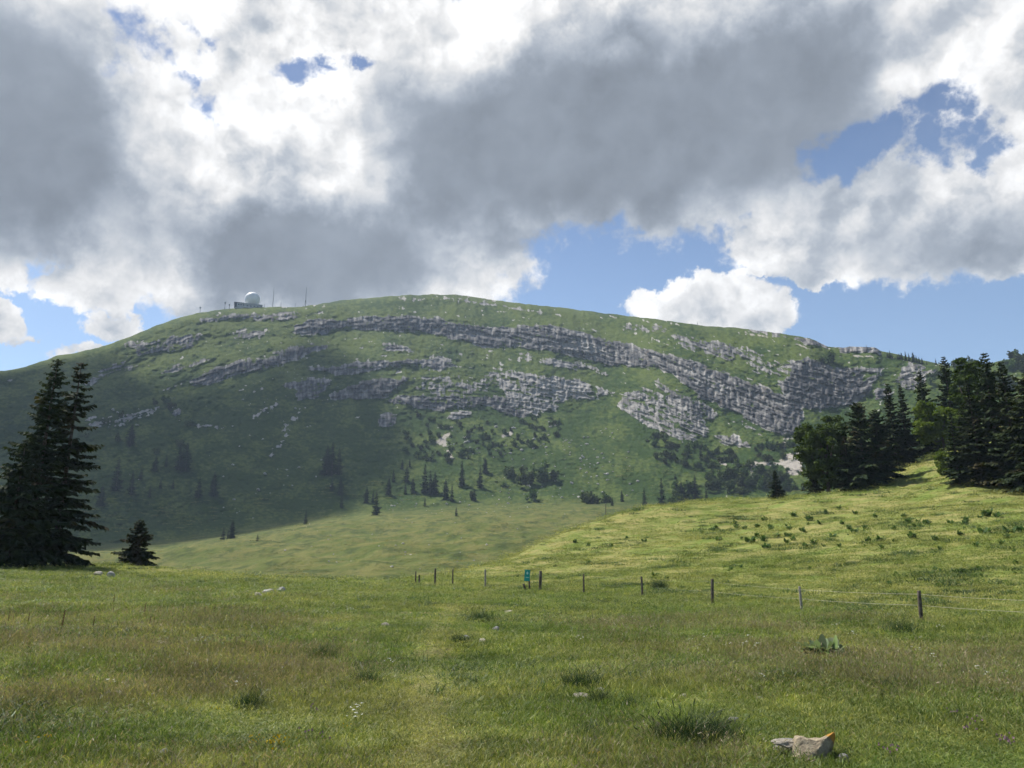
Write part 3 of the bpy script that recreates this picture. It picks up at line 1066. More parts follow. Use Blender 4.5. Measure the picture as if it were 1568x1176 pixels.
def spruce_meshes(h, rad, seed, step=0.42, spray=13, mat='needles', shape=0.85, lift=0.0, wid=1.0, gap=0.0):
    """trunk and crown of a spruce: whorls of drooping boughs, each carrying side sprays"""
    g = np.random.default_rng(seed)
    P0, P1, P2, WD = [], [], [], []
    z = h*0.035 + lift
    lean = g.normal(0, 0.01, 2)*h
    while z < h*0.985:
        f = (z - lift)/(h - lift)
        L = rad*((1 - f)**shape)*(0.80 + 0.35*g.random()) + 0.10
        if f < 0.12:
            L *= 0.75 + 2.0*f
        nb = int(4 + 3*(1 - f) + g.random()*2)
        a0 = g.random()*2*pi
        for k in range(nb):
            if g.random() < gap:
                continue
            a = a0 + 2*pi*k/nb + g.normal(0, .22)
            l = L*(0.45 + 0.75*g.random())
            rise = 0.35*f**0.7 - 0.12 + g.normal(0, .07)
            sag = 0.46*(1 - 0.6*f) + g.normal(0, .05)
            out = np.array([cos(a), sin(a), 0])
            side = np.array([-sin(a), cos(a), 0])
            c0 = np.array([lean[0]*f, lean[1]*f, z + g.normal(0, .10)*step])

            def bp(s):
                s = np.asarray(s)[..., None]
                return c0 + out*l*s + np.array([0, 0, 1])*l*(rise*s - sag*s**2 + 0.26*s**3.2)
            ns = max(3, int(spray*l/rad*1.6 + 2))
            s = np.linspace(0.10, 0.97, ns) + g.normal(0, .02, ns)
            for sg in (-1, 1):
                b0 = bp(s)
                ln = np.minimum(l*0.42*(1.05 - 0.75*s), 0.95) + 0.10
                ln *= 0.7 + 0.6*g.random(ns)
                dr = unit(out*(0.55 + 0.3*g.random((ns, 1))) + side*sg + np.array([0, 0, -0.30])*(0.5 + g.random((ns, 1))))
                b1 = b0 + dr*ln[:, None]*0.55
                b2 = b1 + unit(dr + np.array([0, 0, -0.55]))*ln[:, None]*0.5
                P0.append(b0); P1.append(b1); P2.append(b2)
                WD.append(np.minimum(0.09 + 0.16*ln, 0.20)*wid)
            b0 = bp(s[:-1]); b2 = bp(s[1:] + .03)
            P0.append(b0); P1.append((b0 + b2)/2); P2.append(b2)
            WD.append(np.full(ns - 1, 0.085*wid))
        z += step*(0.75 + 0.5*g.random())*(1.0 if f < .7 else .75)
    P0, P1, P2, WD = np.vstack(P0), np.vstack(P1), np.vstack(P2), np.concatenate(WD)
    d = unit(P2 - P0)
    w = unit(np.cross(d, np.array([0, 0, 1.0])) + g.normal(0, .45, d.shape))*WD[:, None]
    n = len(P0)
    V = np.stack([P0 - w*0.35, P0 + w*0.35, P1 + w, P1 - w, P2], 1).reshape(-1, 3)
    i = np.arange(n)*5
    q = np.stack([i, i + 1, i + 2, i + 3], 1)
    t = np.stack([i + 3, i + 2, i + 4], 1)
    crown = mesh_from('spruce_crown', V, q, t, False, (MAT[mat],))
    zz = np.linspace(0, 1, 9)
    tr = MB().tube(np.stack([lean[0]*zz, lean[1]*zz, zz*h*1.0 - 0.25], 1), 0.5*h*0.030*(1 - zz)**0.8 + 0.012, 8)
    return tr.mesh('spruce_trunk', MAT['bark'], True), crown


def leafy_meshes(h, rx, rz, seed, nclump=110, per=75, leaf=0.16, mat='leaf', base=0.12):
    """trunk with limbs and a crown made of leaf clumps for a broadleaved tree"""
    g = np.random.default_rng(seed)
    cz = h - rz
    D = unit(g.normal(size=(nclump, 3)))
    rad = 0.45 + 0.55*g.random(nclump)**0.45
    lump = 1 + 0.28*np.sin(3.1*D[:, 0] + seed)*np.cos(2.7*D[:, 1] - seed) + 0.12*g.normal(size=nclump)
    C = D*rad[:, None]*lump[:, None]*np.array([rx, rx, rz]) + np.array([0, 0, cz])
    C = C[C[:, 2] > h*base]
    rc = rx*0.21*(0.7 + 0.7*g.random(len(C)))
    K = np.repeat(np.arange(len(C)), per)
    off = unit(g.normal(size=(len(K), 3)))*(g.random((len(K), 1))**0.45)
    off[:, 2] *= 0.62
    P = C[K] + off*rc[K][:, None]
    nrm = unit(g.normal(size=P.shape)*0.8 + np.array([0, 0, 0.7]) + 0.5*off)
    u = unit(np.cross(nrm, g.normal(size=P.shape)))
    v = np.cross(nrm, u)
    sz = leaf*(0.6 + 0.8*g.random((len(P), 1)))
    V, q = quads_from(P, u*sz, v*sz*0.62)
    crown = mesh_from('tree_crown', V, q, None, False, (MAT[mat],))
    tb = MB()
    zz = np.linspace(0, 1, 6)
    tb.tube(np.stack([0.03*h*np.sin(zz*2), 0*zz, zz*cz - 0.25], 1), h*0.022*(1.3 - 0.8*zz), 8)
    for k in range(8):
        c = C[g.integers(len(C))]
        s = np.array([0, 0, cz*(0.35 + 0.6*g.random())])
        m = (s + c)/2 + np.array([0, 0, -0.08*h*g.random()])
        tb.tube([s, m, c], [h*0.011, h*0.008, h*0.003], 5)
    return tb.mesh('tree_trunk', MAT['bark'], True), crown


def shrub_mesh(seed, n=230, leaf=0.15, mat='shrub', flat=0.62):
    g = np.random.default_rng(seed)
    nc = 9
    C = g.normal(size=(nc, 3))*np.array([.48, .48, .24]) + np.array([0, 0, .45])
    K = g.integers(nc, size=n)
    off = unit(g.normal(size=(n, 3)))*(g.random((n, 1))**0.4)*0.42
    P = C[K] + off
    P[:, 2] = np.abs(P[:, 2])*flat/0.62
    nrm = unit(g.normal(size=P.shape)*0.7 + np.array([0, 0, .6]) + off)
    u = unit(np.cross(nrm, g.normal(size=P.shape)))
    v = np.cross(nrm, u)
    sz = leaf*(0.6 + 0.8*g.random((n, 1)))
    V, q = quads_from(P, u*sz, v*sz*0.7)
    tb = MB()
    tb.add(V, q)
    for k in range(4):
        tb.tube([(0, 0, -.12), C[k]*0.5, C[k]], [.05, .035, .015], 4, cap=False)
    return tb.mesh('shrub', MAT[mat])


def place_tree(name, label, cat, meshes, loc, scale, rz=0.0, group=None, sx=1.0):
    o = thing(name, label, cat, loc, group, (0, 0, rz), (scale*sx, scale*sx, scale))
    obj('trunk', meshes[0], o)
    obj('crown', meshes[1], o)
    return o


# near spruces on the left
R1 = 70.0
place_tree('spruce_tree', 'tall dark spruce with ragged top, beside its near twin at the meadow edge', 'tree',
           spruce_meshes(tall(42, 872, 546, 66), 3.0, 3, 0.46, 15, gap=.20, wid=.8, shape=.66), gp(38, 870, 66), 1, .4, 'pair of tall spruces at the meadow edge')
place_tree('spruce_tree', 'tall dark spruce with slimmer top on the side nearer the small spruce', 'tree',
           spruce_meshes(tall(80, 872, 552, 67), 3.1, 5, 0.46, 15, gap=.22, wid=.8, shape=.64), gp(80, 870, 67), 1, 1.7, 'pair of tall spruces at the meadow edge')
place_tree('spruce_tree', 'bushy dark spruce half hidden behind the tall twin spruces', 'tree',
           spruce_meshes(9.0, 3.2, 8, 0.42, 15, gap=.1, wid=.85), gp(8, 870, 64), 1, 2.2, 'pair of tall spruces at the meadow edge')
place_tree('young_spruce', 'small bushy dark spruce standing alone on the meadow crest', 'tree',
           spruce_meshes(tall(205, 870, 797, 72), 1.85, 13, 0.20, 22, shape=.85, wid=.7), gp(205, 869, 72), 1, .8)

# trees on the rise to the right
SP_A = [spruce_meshes(14, 3.3, 21, .42, 15, gap=.08), spruce_meshes(14, 2.7, 22, .42, 14, gap=.1), spruce_meshes(13, 4.2, 24, .40, 17, shape=.62)]
SP_H = [14, 14, 13]


def grp_spruce(px, base, top, r, k, label, sx=1.0, group='trees on the rise'):
    h = tall(px, base, top, r) + 0.3
    place_tree('spruce_tree', label, 'tree', SP_A[k], gp(px, base, r), h/SP_H[k], px*.37, group, sx)


grp_spruce(1190, 765, 724, 117, 0, 'small dark spruce at the foot of the rise beside the leafy tree', 1.45, None)
grp_spruce(1248, 760, 655, 118, 1, 'slim brownish spruce tucked behind the round leafy tree', 1.0)
grp_spruce(1326, 752, 617, 113, 2, 'broad blunt topped dark spruce in the middle of the clump on the rise', 1.0)
grp_spruce(1352, 748, 632, 117, 2, 'broad dark spruce leaning on the blunt topped spruce', .95)
grp_spruce(1302, 752, 668, 112, 1, 'short dark spruce between the leafy tree and the blunt topped spruce', 1.3)
grp_spruce(1376, 735, 597, 128, 0, 'tall pointed spruce behind the dark clump, nearer side of a pointed pair', .9)
grp_spruce(1394, 730, 605, 130, 1, 'pointed spruce behind the dark clump, farther side of a pointed pair', 1.0)
grp_spruce(1425, 712, 577, 138, 0, 'pointed spruce beside the bright green tree on the crest', .95)
grp_spruce(1466, 700, 563, 140, 0, 'tall pointed spruce rising behind the bright green tree', .95)
grp_spruce(1470, 748, 640, 98, 1, 'low skirted spruce at the near edge of the dense stand', 1.25, 'dense stand of spruces')
grp_spruce(1507, 749, 588, 97, 1, 'brownish thinning spruce in the dense stand', 1.1, 'dense stand of spruces')
grp_spruce(1536, 750, 549, 98, 0, 'tallest dark spruce of the dense stand', 1.0, 'dense stand of spruces')
grp_spruce(1562, 750, 553, 96, 0, 'tall dark spruce beside the tallest of the dense stand', 1.0, 'dense stand of spruces')
grp_spruce(1600, 752, 570, 94, 2, 'broad dark spruce on the outer side of the dense stand', 1.0, 'dense stand of spruces')
grp_spruce(1490, 735, 625, 108, 2, 'broad spruce filling the middle of the dense stand', .9, 'dense stand of spruces')
LF = leafy_meshes(tall(1268, 760, 638, 115), 3.3, 4.9, 31, 190, 80, .15, 'leaf', .03)
place_tree('leafy_tree', 'round mid green leafy tree at the edge of the dark clump', 'tree', LF, gp(1268, 758, 115), 1.0, .3)
LB = leafy_meshes(tall(1446, 698, 626, 134), 3.3, 3.1, 33, 130, 80, .17, 'leaf_bright', .15)
place_tree('leafy_tree', 'bright yellow green leafy tree on the open crest', 'tree', LB, gp(1446, 690, 134), 1.0, 1.0)
LC = leafy_meshes(tall(1506, 740, 571, 108), 2.2, 3.9, 35, 120, 80, .17, 'leaf', .2)
place_tree('leafy_tree', 'leafy tree with sunlit crown among the dense spruces', 'tree', LC, gp(1506, 735, 108), 1.0, 2.0)
LD = leafy_meshes(3.0, 2.0, 1.6, 37, 40, 60, .14, 'leaf_bright', .05)
place_tree('leafy_bush', 'low bright green bush below the bright leafy tree', 'bush', LD, gp(1456, 712, 112), 1.0, 2.0)

# trees on the mountain side and in the valley
SPF = [spruce_meshes(14, 2.6, 41, .75, 6, 'needles_far', .8, 0, 2.4), spruce_meshes(14, 3.3, 42, .75, 6, 'needles_far', .75, 0, 2.6),
       spruce_meshes(14, 2.2, 43, .75, 6, 'needles_far', .9, 0, 2.3)]
BSF = [shrub_mesh(50 + i, 300, .15, flat=1.0) for i in range(5)]
FAR_SPRUCE = []
for ox, oy, s, lst in (
    (0, 420, 3.0154, [(535, 1000, 150), (600, 790, 100), (605, 1020, 110), (648, 950, 60), (465, 1070, 95), (690, 1030, 60), (740, 990, 45), (715, 910, 70), (765, 890, 60),
                      (825, 905, 110), (855, 910, 130), (798, 990, 45), (915, 1030, 90), (985, 1025, 110), (1410, 1155, 65), (840, 900, 90)]),
    (420, 420, 3.0154, [(240, 925, 130), (265, 930, 150), (295, 925, 120), (305, 1020, 80), (310, 1080, 70), (265, 1000, 60), (425, 1055, 70), (455, 1055, 60), (470, 1110, 110),
                        (527, 1015, 75), (550, 960, 60), (610, 960, 80), (640, 1010, 70), (605, 1015, 50), (695, 1010, 130), (740, 1015, 100), (865, 980, 115), (720, 1000, 90),
                        (790, 1040, 90), (820, 1050, 80), (950, 985, 90), (975, 920, 70), (695, 1070, 45), (840, 1115, 40), (590, 900, 45), (625, 890, 40)]),
    (800, 420, 3.0154, [(415, 1070, 40), (460, 1050, 50), (565, 1085, 95), (645, 1075, 130), (710, 1020, 95), (800, 1040, 110), (825, 850, 60), (735, 1050, 90), (850, 1040, 60)]),
    (130, 720, 2.751, [(580, 300, 65), (617, 305, 78), (600, 300, 50), (725, 325, 40)])):
    for x, y, h in lst:
        FAR_SPRUCE.append((ox + x/s, oy + y/s, h/s))
for k, (px, py, h) in enumerate(FAR_SPRUCE):
    c, r = mp(px, py)
    dn = ('deep green spruce in the cloud shade at the foot of the mountain' if px < 530 and py < 800 and px < 415 + 150*(py < 760) else
          'dark spruce in the sunlit grove on the lower mountain slope' if py < 790 and px < 900 else
          'dark spruce near the scrub below the big cliffs' if px >= 900 else 'small spruce standing on the open valley pasture')
    place_tree('spruce_tree', dn, 'tree', SPF[k % 3], c, h*depth_scale(px, py, r)/14*1.05, k*1.3, {'deep': 'spruces in the cloud shade', 'smal': 'spruces on the valley pasture'}.get(dn[:4], 'spruces in the sunlit grove' if 'grove' in dn else 'spruces below the big cliffs'), 1.0 + .25*((k*7) % 5)/5)
for k, (x, y, h) in enumerate([(765, 182, 42), (750, 180, 28), (778, 184, 26), (820, 188, 30), (835, 190, 36), (860, 197, 52), (880, 200, 42), (905, 207, 56), (925, 211, 42), (940, 215, 36),
                               (958, 218, 32), (1040, 222, 32), (810, 186, 22), (1120, 240, 22), (1245, 243, 26), (1270, 243, 20), (1100, 236, 20), (985, 222, 18)]):
    px, py = 1168 + x/3.92, 500 + y/3.92
    c, r = mp(px, py + 2)
    place_tree('spruce_tree', 'tiny dark spruce standing against the sky on the low end of the ridge', 'tree', SPF[k % 3], c, (h/3.92 + 2)*depth_scale(px, py, r)/14, k, 'spruces along the low ridge end', 1.1)

BUSH = []
for ox, oy, s, lst in ((420, 420, 3.0154, [(1090, 935, 60), (1165, 975, 80), (1240, 960, 80), (1290, 955, 50), (1190, 1045, 55), (1065, 985, 30), (1450, 1055, 60), (1530, 1050, 40), (920, 1045, 45), (1150, 920, 35)]),
                       (800, 420, 3.0154, [(300, 1060, 70), (385, 1055, 38), (705, 1072, 60), (750, 1040, 90), (960, 1010, 60), (780, 1000, 60), (880, 1000, 70), (940, 960, 60), (1010, 980, 60), (1420, 415, 60), (1390, 410, 40)]),
                       (0, 420, 3.0154, [(765, 592, 42), (712, 602, 26), (545, 772, 40), (790, 630, 40), (870, 700, 40), (480, 690, 40), (560, 660, 25), (720, 830, 30), (830, 800, 40), (400, 750, 25)])):
    for x, y, h in lst:
        BUSH.append((ox + x/s, oy + y/s, h/s))
for k, (px, py, h) in enumerate(BUSH):
    c, r = mp(px, py)
    grp, lab = (('bushes in the cloud shade', 'rounded dark bush on the shaded slope below the radar dome') if px < 300 else
                ('bush below the low ridge end', 'dark bush high under the low end of the ridge') if py < 600 else
                ('bushes at the grassy foot', 'rounded dark bush where the open green slope meets the pasture') if px < 930 else
                ('bushes below the big cliffs', 'large dark bush in the thicket below the pale slab cliff'))
    obj('large_bush', BSF[k % 5], None, c, (0, 0, k*2.1), h*depth_scale(px, py, r)*0.52, label=lab, category='bush', group=grp)
# scrub: drawn inside patches, thinned by noise
SCRUB = [(C2((560, 680), (640, 640), (820, 670), (1060, 690), (1220, 650), (1340, 670), (1330, 740), (1230, 800), (1080, 830), (1000, 870), (870, 880), (700, 880), (580, 850), (560, 760)), 120, 3.0),
         (C3((560, 740), (640, 750), (720, 790), (860, 800), (1000, 830), (1180, 760), (1300, 720), (1300, 1000), (1200, 1010), (1000, 990), (850, 950), (700, 900), (600, 850)), 110, 3.4),
         (C3((850, 930), (1200, 930), (1260, 1010), (900, 1020)), 26, 4.0),
         (C4((1000, 240), (1300, 240), (1568, 190), (1568, 420), (1300, 400), (1000, 400)), 60, 4.5),
         (C2((280, 640), (480, 720), (560, 860), (400, 880), (300, 800), (250, 720)), 22, 3.0),
         (C3((300, 760), (430, 740), (460, 860), (380, 920), (320, 860)), 12, 2.4)]
SCRUB_LAB = ['scrub bush in the patch between the lowest cliff band and the spruce grove', 'scrub bush in the thicket beside the pale scree chute', 'scrub bush right behind the grassy crest',
             'leafy scrub bush on the steep wooded slope behind the dense spruce stand', 'scrub bush in cloud shade beside the rock lump', 'scrub bush among stones on the open green slope']
nb = 0
for (poly, cnt, size), slab in zip(SCRUB, SCRUB_LAB):
    P = np.array(poly)
    k = 0
    while k < cnt:
        px, py = rng.uniform(P[:, 0].min(), P[:, 0].max()), rng.uniform(P[:, 1].min(), P[:, 1].max())
        if not in_poly(np.array([px]), np.array([py]), poly)[0] or pnoise(px/14., py/10., 5) < -0.25:
            continue
        k += 1
        nb += 1
        if nb > 300:
            break
        c, r = mp(px, py)
        obj('scrub_bush', BSF[nb % 5], None, c, (0, 0, nb*1.7), size*(0.30 + 0.62*rng.random()),
            label=slab, category='bush', group='scrub: ' + ' '.join(slab.split()[2:8]))

# ------------------------------------------------------------------ rocks
def rock_mesh(seed, mat, size=(1, 1, 1), sub=3, rough=0.35, cuts=6):
    import bmesh
    g = np.random.default_rng(seed)
    bm = bmesh.new()
    bmesh.ops.create_icosphere(bm, subdivisions=sub, radius=1)
    V = np.array([v.co[:] for v in bm.verts])
    for k in range(cuts):                       # flat broken faces
        n = unit(g.normal(size=3))
        d = 0.55 + 0.3*g.random()
        s = V @ n
        V = V - np.clip(s - d, 0, None)[:, None]*n*0.92
    V = V*(1 + rough*0.35*fbm(V[:, 0]*1.6 + seed, V[:, 1]*1.6 + V[:, 2]*1.3, 4, seed % 50)[:, None])
    V = V*np.array(size)
    F = np.array([[v.index for v in f.verts] for f in bm.faces])
    bm.free()
    return mesh_from('rock', V, None, F, False, (MAT[mat],))


BLD = [rock_mesh(300 + i, 'stone_grey', (1, .8, .62), 2) for i in range(5)]
# loose blocks on the mountain pasture
g = np.random.default_rng(77)
BL_LAB = iter(['pale block on the grass between the scrub and the round bushes', 'pale block on the open green slope below the boulder band', 'pale block on the pasture below the spruce grove',
               'pale block among the scrub below the lowest cliff band', 'pale block on the shaded slope below the banded cliffs', 'pale block in the long heap across the shaded slope',
               'small pale stone on the rolling valley pasture beyond the fence'])
for poly, cnt, smin, smax in ((C2((1330, 760), (1568, 700), (1568, 1060), (1300, 1060), (900, 1120), (1000, 1020)), 60, .6, 1.5),
                              (C3((0, 800), (450, 700), (560, 900), (600, 1040), (0, 1060)), 60, .6, 1.5),
                              (C2((560, 1040), (900, 1030), (900, 1100), (500, 1120)), 26, .5, 1.2),
                              (C2((700, 690), (1340, 680), (1200, 860), (740, 850)), 40, .8, 2.0),
                              (C1((1100, 560), (1568, 560), (1568, 1000), (1000, 1130), (1000, 900)), 34, .7, 1.7),
                              (C1((380, 640), (780, 590), (840, 680), (420, 720)), 20, 1.0, 2.2),
                              ([(430, 805), (620, 790), (900, 775), (800, 845), (640, 880), (430, 865)], 55, .5, 1.1)):
    P = np.array(poly)
    blab = next(BL_LAB)
    k = 0
    while k < cnt:
        px, py = g.uniform(P[:, 0].min(), P[:, 0].max()), g.uniform(P[:, 1].min(), P[:, 1].max())
        if not in_poly(np.array([px]), np.array([py]), poly)[0]:
            continue
        k += 1
        c, r = mp(px, py)
        s = g.uniform(smin, smax)*(0.7 + 0.5*g.random())*(0.5 if py > 775 else 1.0)
        obj('boulder', BLD[k % 5], None, c, (g.random()*.6, g.random()*.6, g.random()*6), s, label=blab, category='boulder', group='blocks: ' + ' '.join(blab.split()[2:8]))

# stones in the near meadow
BIG, rbig = hit(1256, 1168)
u = depth_scale(1246, 1158, rbig)


def boulder_main():
    """the split boulder: a raised beak to one side, a low flat slab to the other"""
    g = np.random.default_rng(5)
    import bmesh
    bm = bmesh.new()
    bmesh.ops.create_icosphere(bm, subdivisions=5, radius=1)
    V = np.array([v.co[:] for v in bm.verts])
    F = np.array([[v.index for v in f.verts] for f in bm.faces])
    bm.free()
    for n, d in (((-.55, -.6, .55), .52), ((.75, -.55, -.25), .50), ((.1, -.95, .2), .62), ((-.8, .2, .45), .66), ((-.15, .1, 1), .60), ((.5, .5, .7), .66), ((0, .9, .3), .7), ((-.3, -.75, -.3), .66)):
        n = unit(np.array(n, float))
        s = V @ n
        V = V - np.clip(s - d, 0, None)[:, None]*n*0.95
    x, y, z = V.T
    prof = np.interp(x, [-1, -.75, -.45, -.2, 0, .3, .6, .85, 1], [.45, .75, 1.02, .95, .74, .78, .98, 1.12, 1.1])
    up = np.clip(z, 0, 1)
    z = np.where(z > 0, z*prof, z)
    x = x - 0.20*np.clip(x, 0, 1)*(1 - np.clip(up*1.7, 0, 1)) + 0.10*np.clip(x - .4, 0, 1)*up
    V = np.stack([x*1.12, y*.8, z*1.12], 1)
    V = V*(1 + 0.07*fbm(V[:, 0]*2.2, V[:, 1]*2.2 + V[:, 2]*2, 5, 7)[:, None])
    V *= 1 - 0.05*np.exp(-((V[:, 0] + 0.25*V[:, 2] + .12)/.03)**2)[:, None]
    return mesh_from('boulder', V, None, F, False, (MAT['stone_lichen'],))


obj('boulder', boulder_main(), None, BIG + np.array([0, 0.15, .02]), (0, 0, .1), 44*u, label='tan limestone boulder with orange lichen on its raised tip', category='boulder')
sl = rock_mesh(401, 'stone', (1.0, .6, .22), 4)
obj('stone_slab', sl, None, BIG + np.array([-36*u, .22, .10]), (.1, .12, .3), 26*u, label='flat pale limestone slab lying against the lichen covered boulder', category='stone')
STN = [rock_mesh(410 + i, m, s, 3) for i, (m, s) in enumerate([('stone', (1, .8, .6)), ('stone_grey', (1, .8, .65)), ('stone', (1.2, .8, .4)), ('stone_grey', (1, .9, .8))])]
STONES = [(1213, 1152, 17, 1, 'lumpy grey stone between the lichen boulder and the small round stone'), (1190, 1153, 8, 3, 'small round pale stone beside the lumpy grey stone'),
          (1291, 1168, 9, 3, 'small white stone at the shaded foot of the lichen boulder'), (180, 1069, 13, 2, 'flat tan stone half sunk in lush green grass'),
          (252, 1162, 10, 3, 'whitish stone in grass near yellow flowers'), (893, 1073, 12, 2, 'low pale yellowish stone below the dark tussock'), (919, 1062, 8, 1, 'grey stone at the foot of the dark tussock'),
          (888, 1056, 6, 0, 'narrow tan stone leaning into the dark tussock'), (856, 1060, 5, 0, 'small tan stone beside a patch of bare soil'), (1046, 1070, 7, 0, 'flat tan stone in open grass between tussock and plant'),
          (1163, 1073, 6, 0, 'small buff stone in open grass beyond the big grass tussock'), (1124, 1107, 8, 1, 'round pinkish grey stone behind the big grass tussock'), (1188, 1155, 5, 3, 'tiny pale stone near the lumpy grey stone'),
          (1101, 1166, 7, 0, 'flat pale stone in front of the big grass tussock'), (740, 987, 8, 0, 'flat pale stone beside the footpath'), (713, 980, 5, 3, 'small white stone close to the footpath bend'),
          (760, 968, 6, 3, 'white stone in lush grass beyond the footpath'), (590, 960, 6, 0, 'flat pale stone on the flowery side of the footpath'), (735, 953, 7, 2, 'flat buff stone beside a dark tussock'),
          (410, 912, 9, 1, 'whitish stone in a pale heap near the meadow crest'), (432, 909, 7, 3, 'small whitish stone at one end of the pale heap'), (395, 914, 6, 0, 'low buff stone at the other end of the pale heap'),
          (168, 884, 6, 3, 'white stone below the small spruce'), (150, 881, 6, 0, 'buff stone below the small spruce'), (830, 1046, 6, 2, 'flat brown stone near bare soil'), (780, 940, 6, 2, 'flat buff stone in the gateway grass')]
for k, (px, py, w, m, lab) in enumerate(STONES):
    c, r = hit(px, py)
    obj('stone', STN[m], None, c + np.array([0, 0, .45*w*depth_scale(px, py, r)]), (0.1*sin(k), .1*cos(k*3), k*1.9), 1.2*w*depth_scale(px, py, r), label=lab, category='stone')

CLEAR = [(BIG[0]*.97 - .1, BIG[1]*.965, .42)]
for (px, py, w, m, lab) in STONES:
    c, r = hit(px, py)
    rad = 1.2*w*depth_scale(px, py, r)
    CLEAR.append((c[0]*(1 - .8*rad/r), c[1]*(1 - .8*rad/r), rad*1.15 + .04))
c, r = hit(1262, 1013)
CLEAR.append((c[0]*.985, c[1]*.985, .55))

# ------------------------------------------------------------------ fence, sign, pole
def post_mesh(h, rad, mat, seed):
    g = np.random.default_rng(seed)
    b = MB()
    lx, ly = g.normal(0, .03, 2)
    zz = np.array([-.3, 0, .35*h, .7*h, h - .03, h])
    b.tube(np.stack([lx*zz, ly*zz, zz], 1), np.array([1.05, 1.05, 1, .97, .93, .7])*rad, 9)
    return b.mesh('post', MAT[mat], True)


fence = None
POSTS = [(636, 893, 17, 'post'), (642, 893, 12, 'post'), (666, 895, 23, 'post'), (693, 897, 24, 'post'), (743, 901, 27, 'post_pale'), (827, 904, 28, 'post'), (894, 910, 29, 'post'),
         (984, 916, 31, 'post'), (1091, 927, 38, 'post'), (1228, 938, 37, 'post_pale'), (1411, 952, 44, 'post'), (1660, 968, 48, 'post')]
pp = []
for i, (px, py, hp, m) in enumerate(POSTS):
    c, r = hit(px, py)
    pp.append((c, hp*depth_scale(px, py, r)*1.04, r))
fence = thing('pasture_fence', 'wooden post fence with pale electric tape crossing the meadow', 'fence', pp[0][0])
base0 = pp[0][0]
for i, ((c, h, r), (px, py, hp, m)) in enumerate(zip(pp, POSTS)):
    w = 0.048 + 0.010*(i % 3) + (.02 if i == 5 else 0)
    o = obj('post', post_mesh(max(h, .45), w, m, 500 + i), fence, c - base0)
    if m == 'post_pale':
        o['label'] = 'weathered pale grey post'
for lo, hi in ((0, 5), (6, 12)):
    for f in (.88, .52):
        for a, b in zip(range(lo, hi - 1), range(lo + 1, hi)):
            if a == 0:
                continue
            A = pp[a][0] + np.array([0, 0, pp[a][1]*f]) - base0
            B = pp[b][0] + np.array([0, 0, pp[b][1]*f]) - base0
            s = np.linspace(0, 1, 9)[:, None]
            L = A + (B - A)*s + np.array([0, 0, -1])*(4*s*(1 - s)*0.03)
            wd = 0.0035 if a >= 8 else 0.002
            if a >= 9:
                wd = 0.0048
            obj('electric_tape', MB().tube(L, wd, 5).mesh('tape', MAT['tape'] if a >= 8 else MAT['steel']), fence)

c, r = hit(811, 904)
s = thing('trail_sign', 'teal rectangular notice board on a short dark post in the fence gap', 'sign', c)
k = r/FPX
obj('post', MB().tube([(.02, 0, -.3), (-.02, 0, 12*k), (-.08, 0, 29*k)], [.055, .05, .045], 8).mesh('post', MAT['post'], True), s)
bd = MB().box((0, 0, 0), (8.0*k, .03, 16.5*k))
brd = obj('board', bd.mesh('board', MAT['teal']), s, (-3.5*k, -.07, 21.5*k), (0, radians(4), 0))
em = MB()
th = np.linspace(0, 2*pi, 14, endpoint=False)
em.add(np.stack([1.5*k*np.cos(th), np.full(14, -.018), 3.2*k + 3.0*k*np.sin(th)*0.7], 1), None, [[0, i, i + 1] for i in range(1, 13)])
em.box((0.2*k, -.018, -3.0*k), (4.6*k, .004, .8*k))
obj('emblem', em.mesh('emblem', MAT['pale']), brd, label='pale patch printed on the teal board')
st = hit(805, 905)[0]
obj('stump_post', post_mesh(.42, .07, 'post', 530), None, st, (0, -.3, 0), label='short leaning wooden stub beside the teal sign', category='post')
c = gp(928, 799, 111)
pole = thing('slim_pole', 'thin bare pole standing alone on the grassy crest', 'pole', c)
obj('shaft', MB().tube([(0, 0, -.3), (0, 0, 1.4), (.03, 0, 2.7)], [.07, .06, .045], 7).mesh('shaft', MAT['post']), pole)
obj('cap', MB().tube([(.03, 0, 2.7), (.03, 0, 2.78)], [.06, .05], 7).mesh('cap', MAT['steel']), pole)

# ------------------------------------------------------------------ radar station on the summit
C0, RR = mp(385, 471.5)
k = depth_scale(385, 471, RR)                                   # metres per photo pixel up there
st = thing('radar_station', 'white spherical radar dome on a low concrete building at the summit', 'radar station', C0, None, (0, 0, -float(pdir(385, 470)[0])))
import bmesh
bm = bmesh.new()
bmesh.ops.create_uvsphere(bm, u_segments=40, v_segments=24, radius=11.4*k)
V = np.array([v.co[:] for v in bm.verts])
F4 = [[v.index for v in f.verts] for f in bm.faces]
bm.free()
dm = mesh_from('radome', V, [f for f in F4 if len(f) == 4], [f for f in F4 if len(f) == 3], True, (MAT['radome'],))
dome = obj('radome', dm, st, (0.5*k, 2*k, 14.4*k))
rb = MB()
for ring in (-.62, -.2, .25, .62):           # panel seams standing a little proud
    rr_ = 11.45*k*math.sqrt(1 - ring*ring)
    a = np.linspace(0, 2*pi, 41)
    rb.tube(np.stack([rr_*np.cos(a), rr_*np.sin(a), np.full(41, 11.45*k*ring)], 1), .03*k, 4, cap=False)
obj('seam', rb.mesh('seam', MAT['radome']), dome)
obj('wall', MB().box((2*k, 2*k, 0.2*k), (26*k, 18*k, 5.6*k)).mesh('wall', MAT['concrete']), st)
obj('parapet', MB().box((2*k, 2*k, 3.7*k), (27.5*k, 19.5*k, 1.4*k)).mesh('parapet', MAT['concrete']), st)
an = obj('annex', MB().box((-17.5*k, -1*k, -0.6*k), (12*k, 12*k, 8.5*k)).mesh('annex', MAT['concrete']), st)
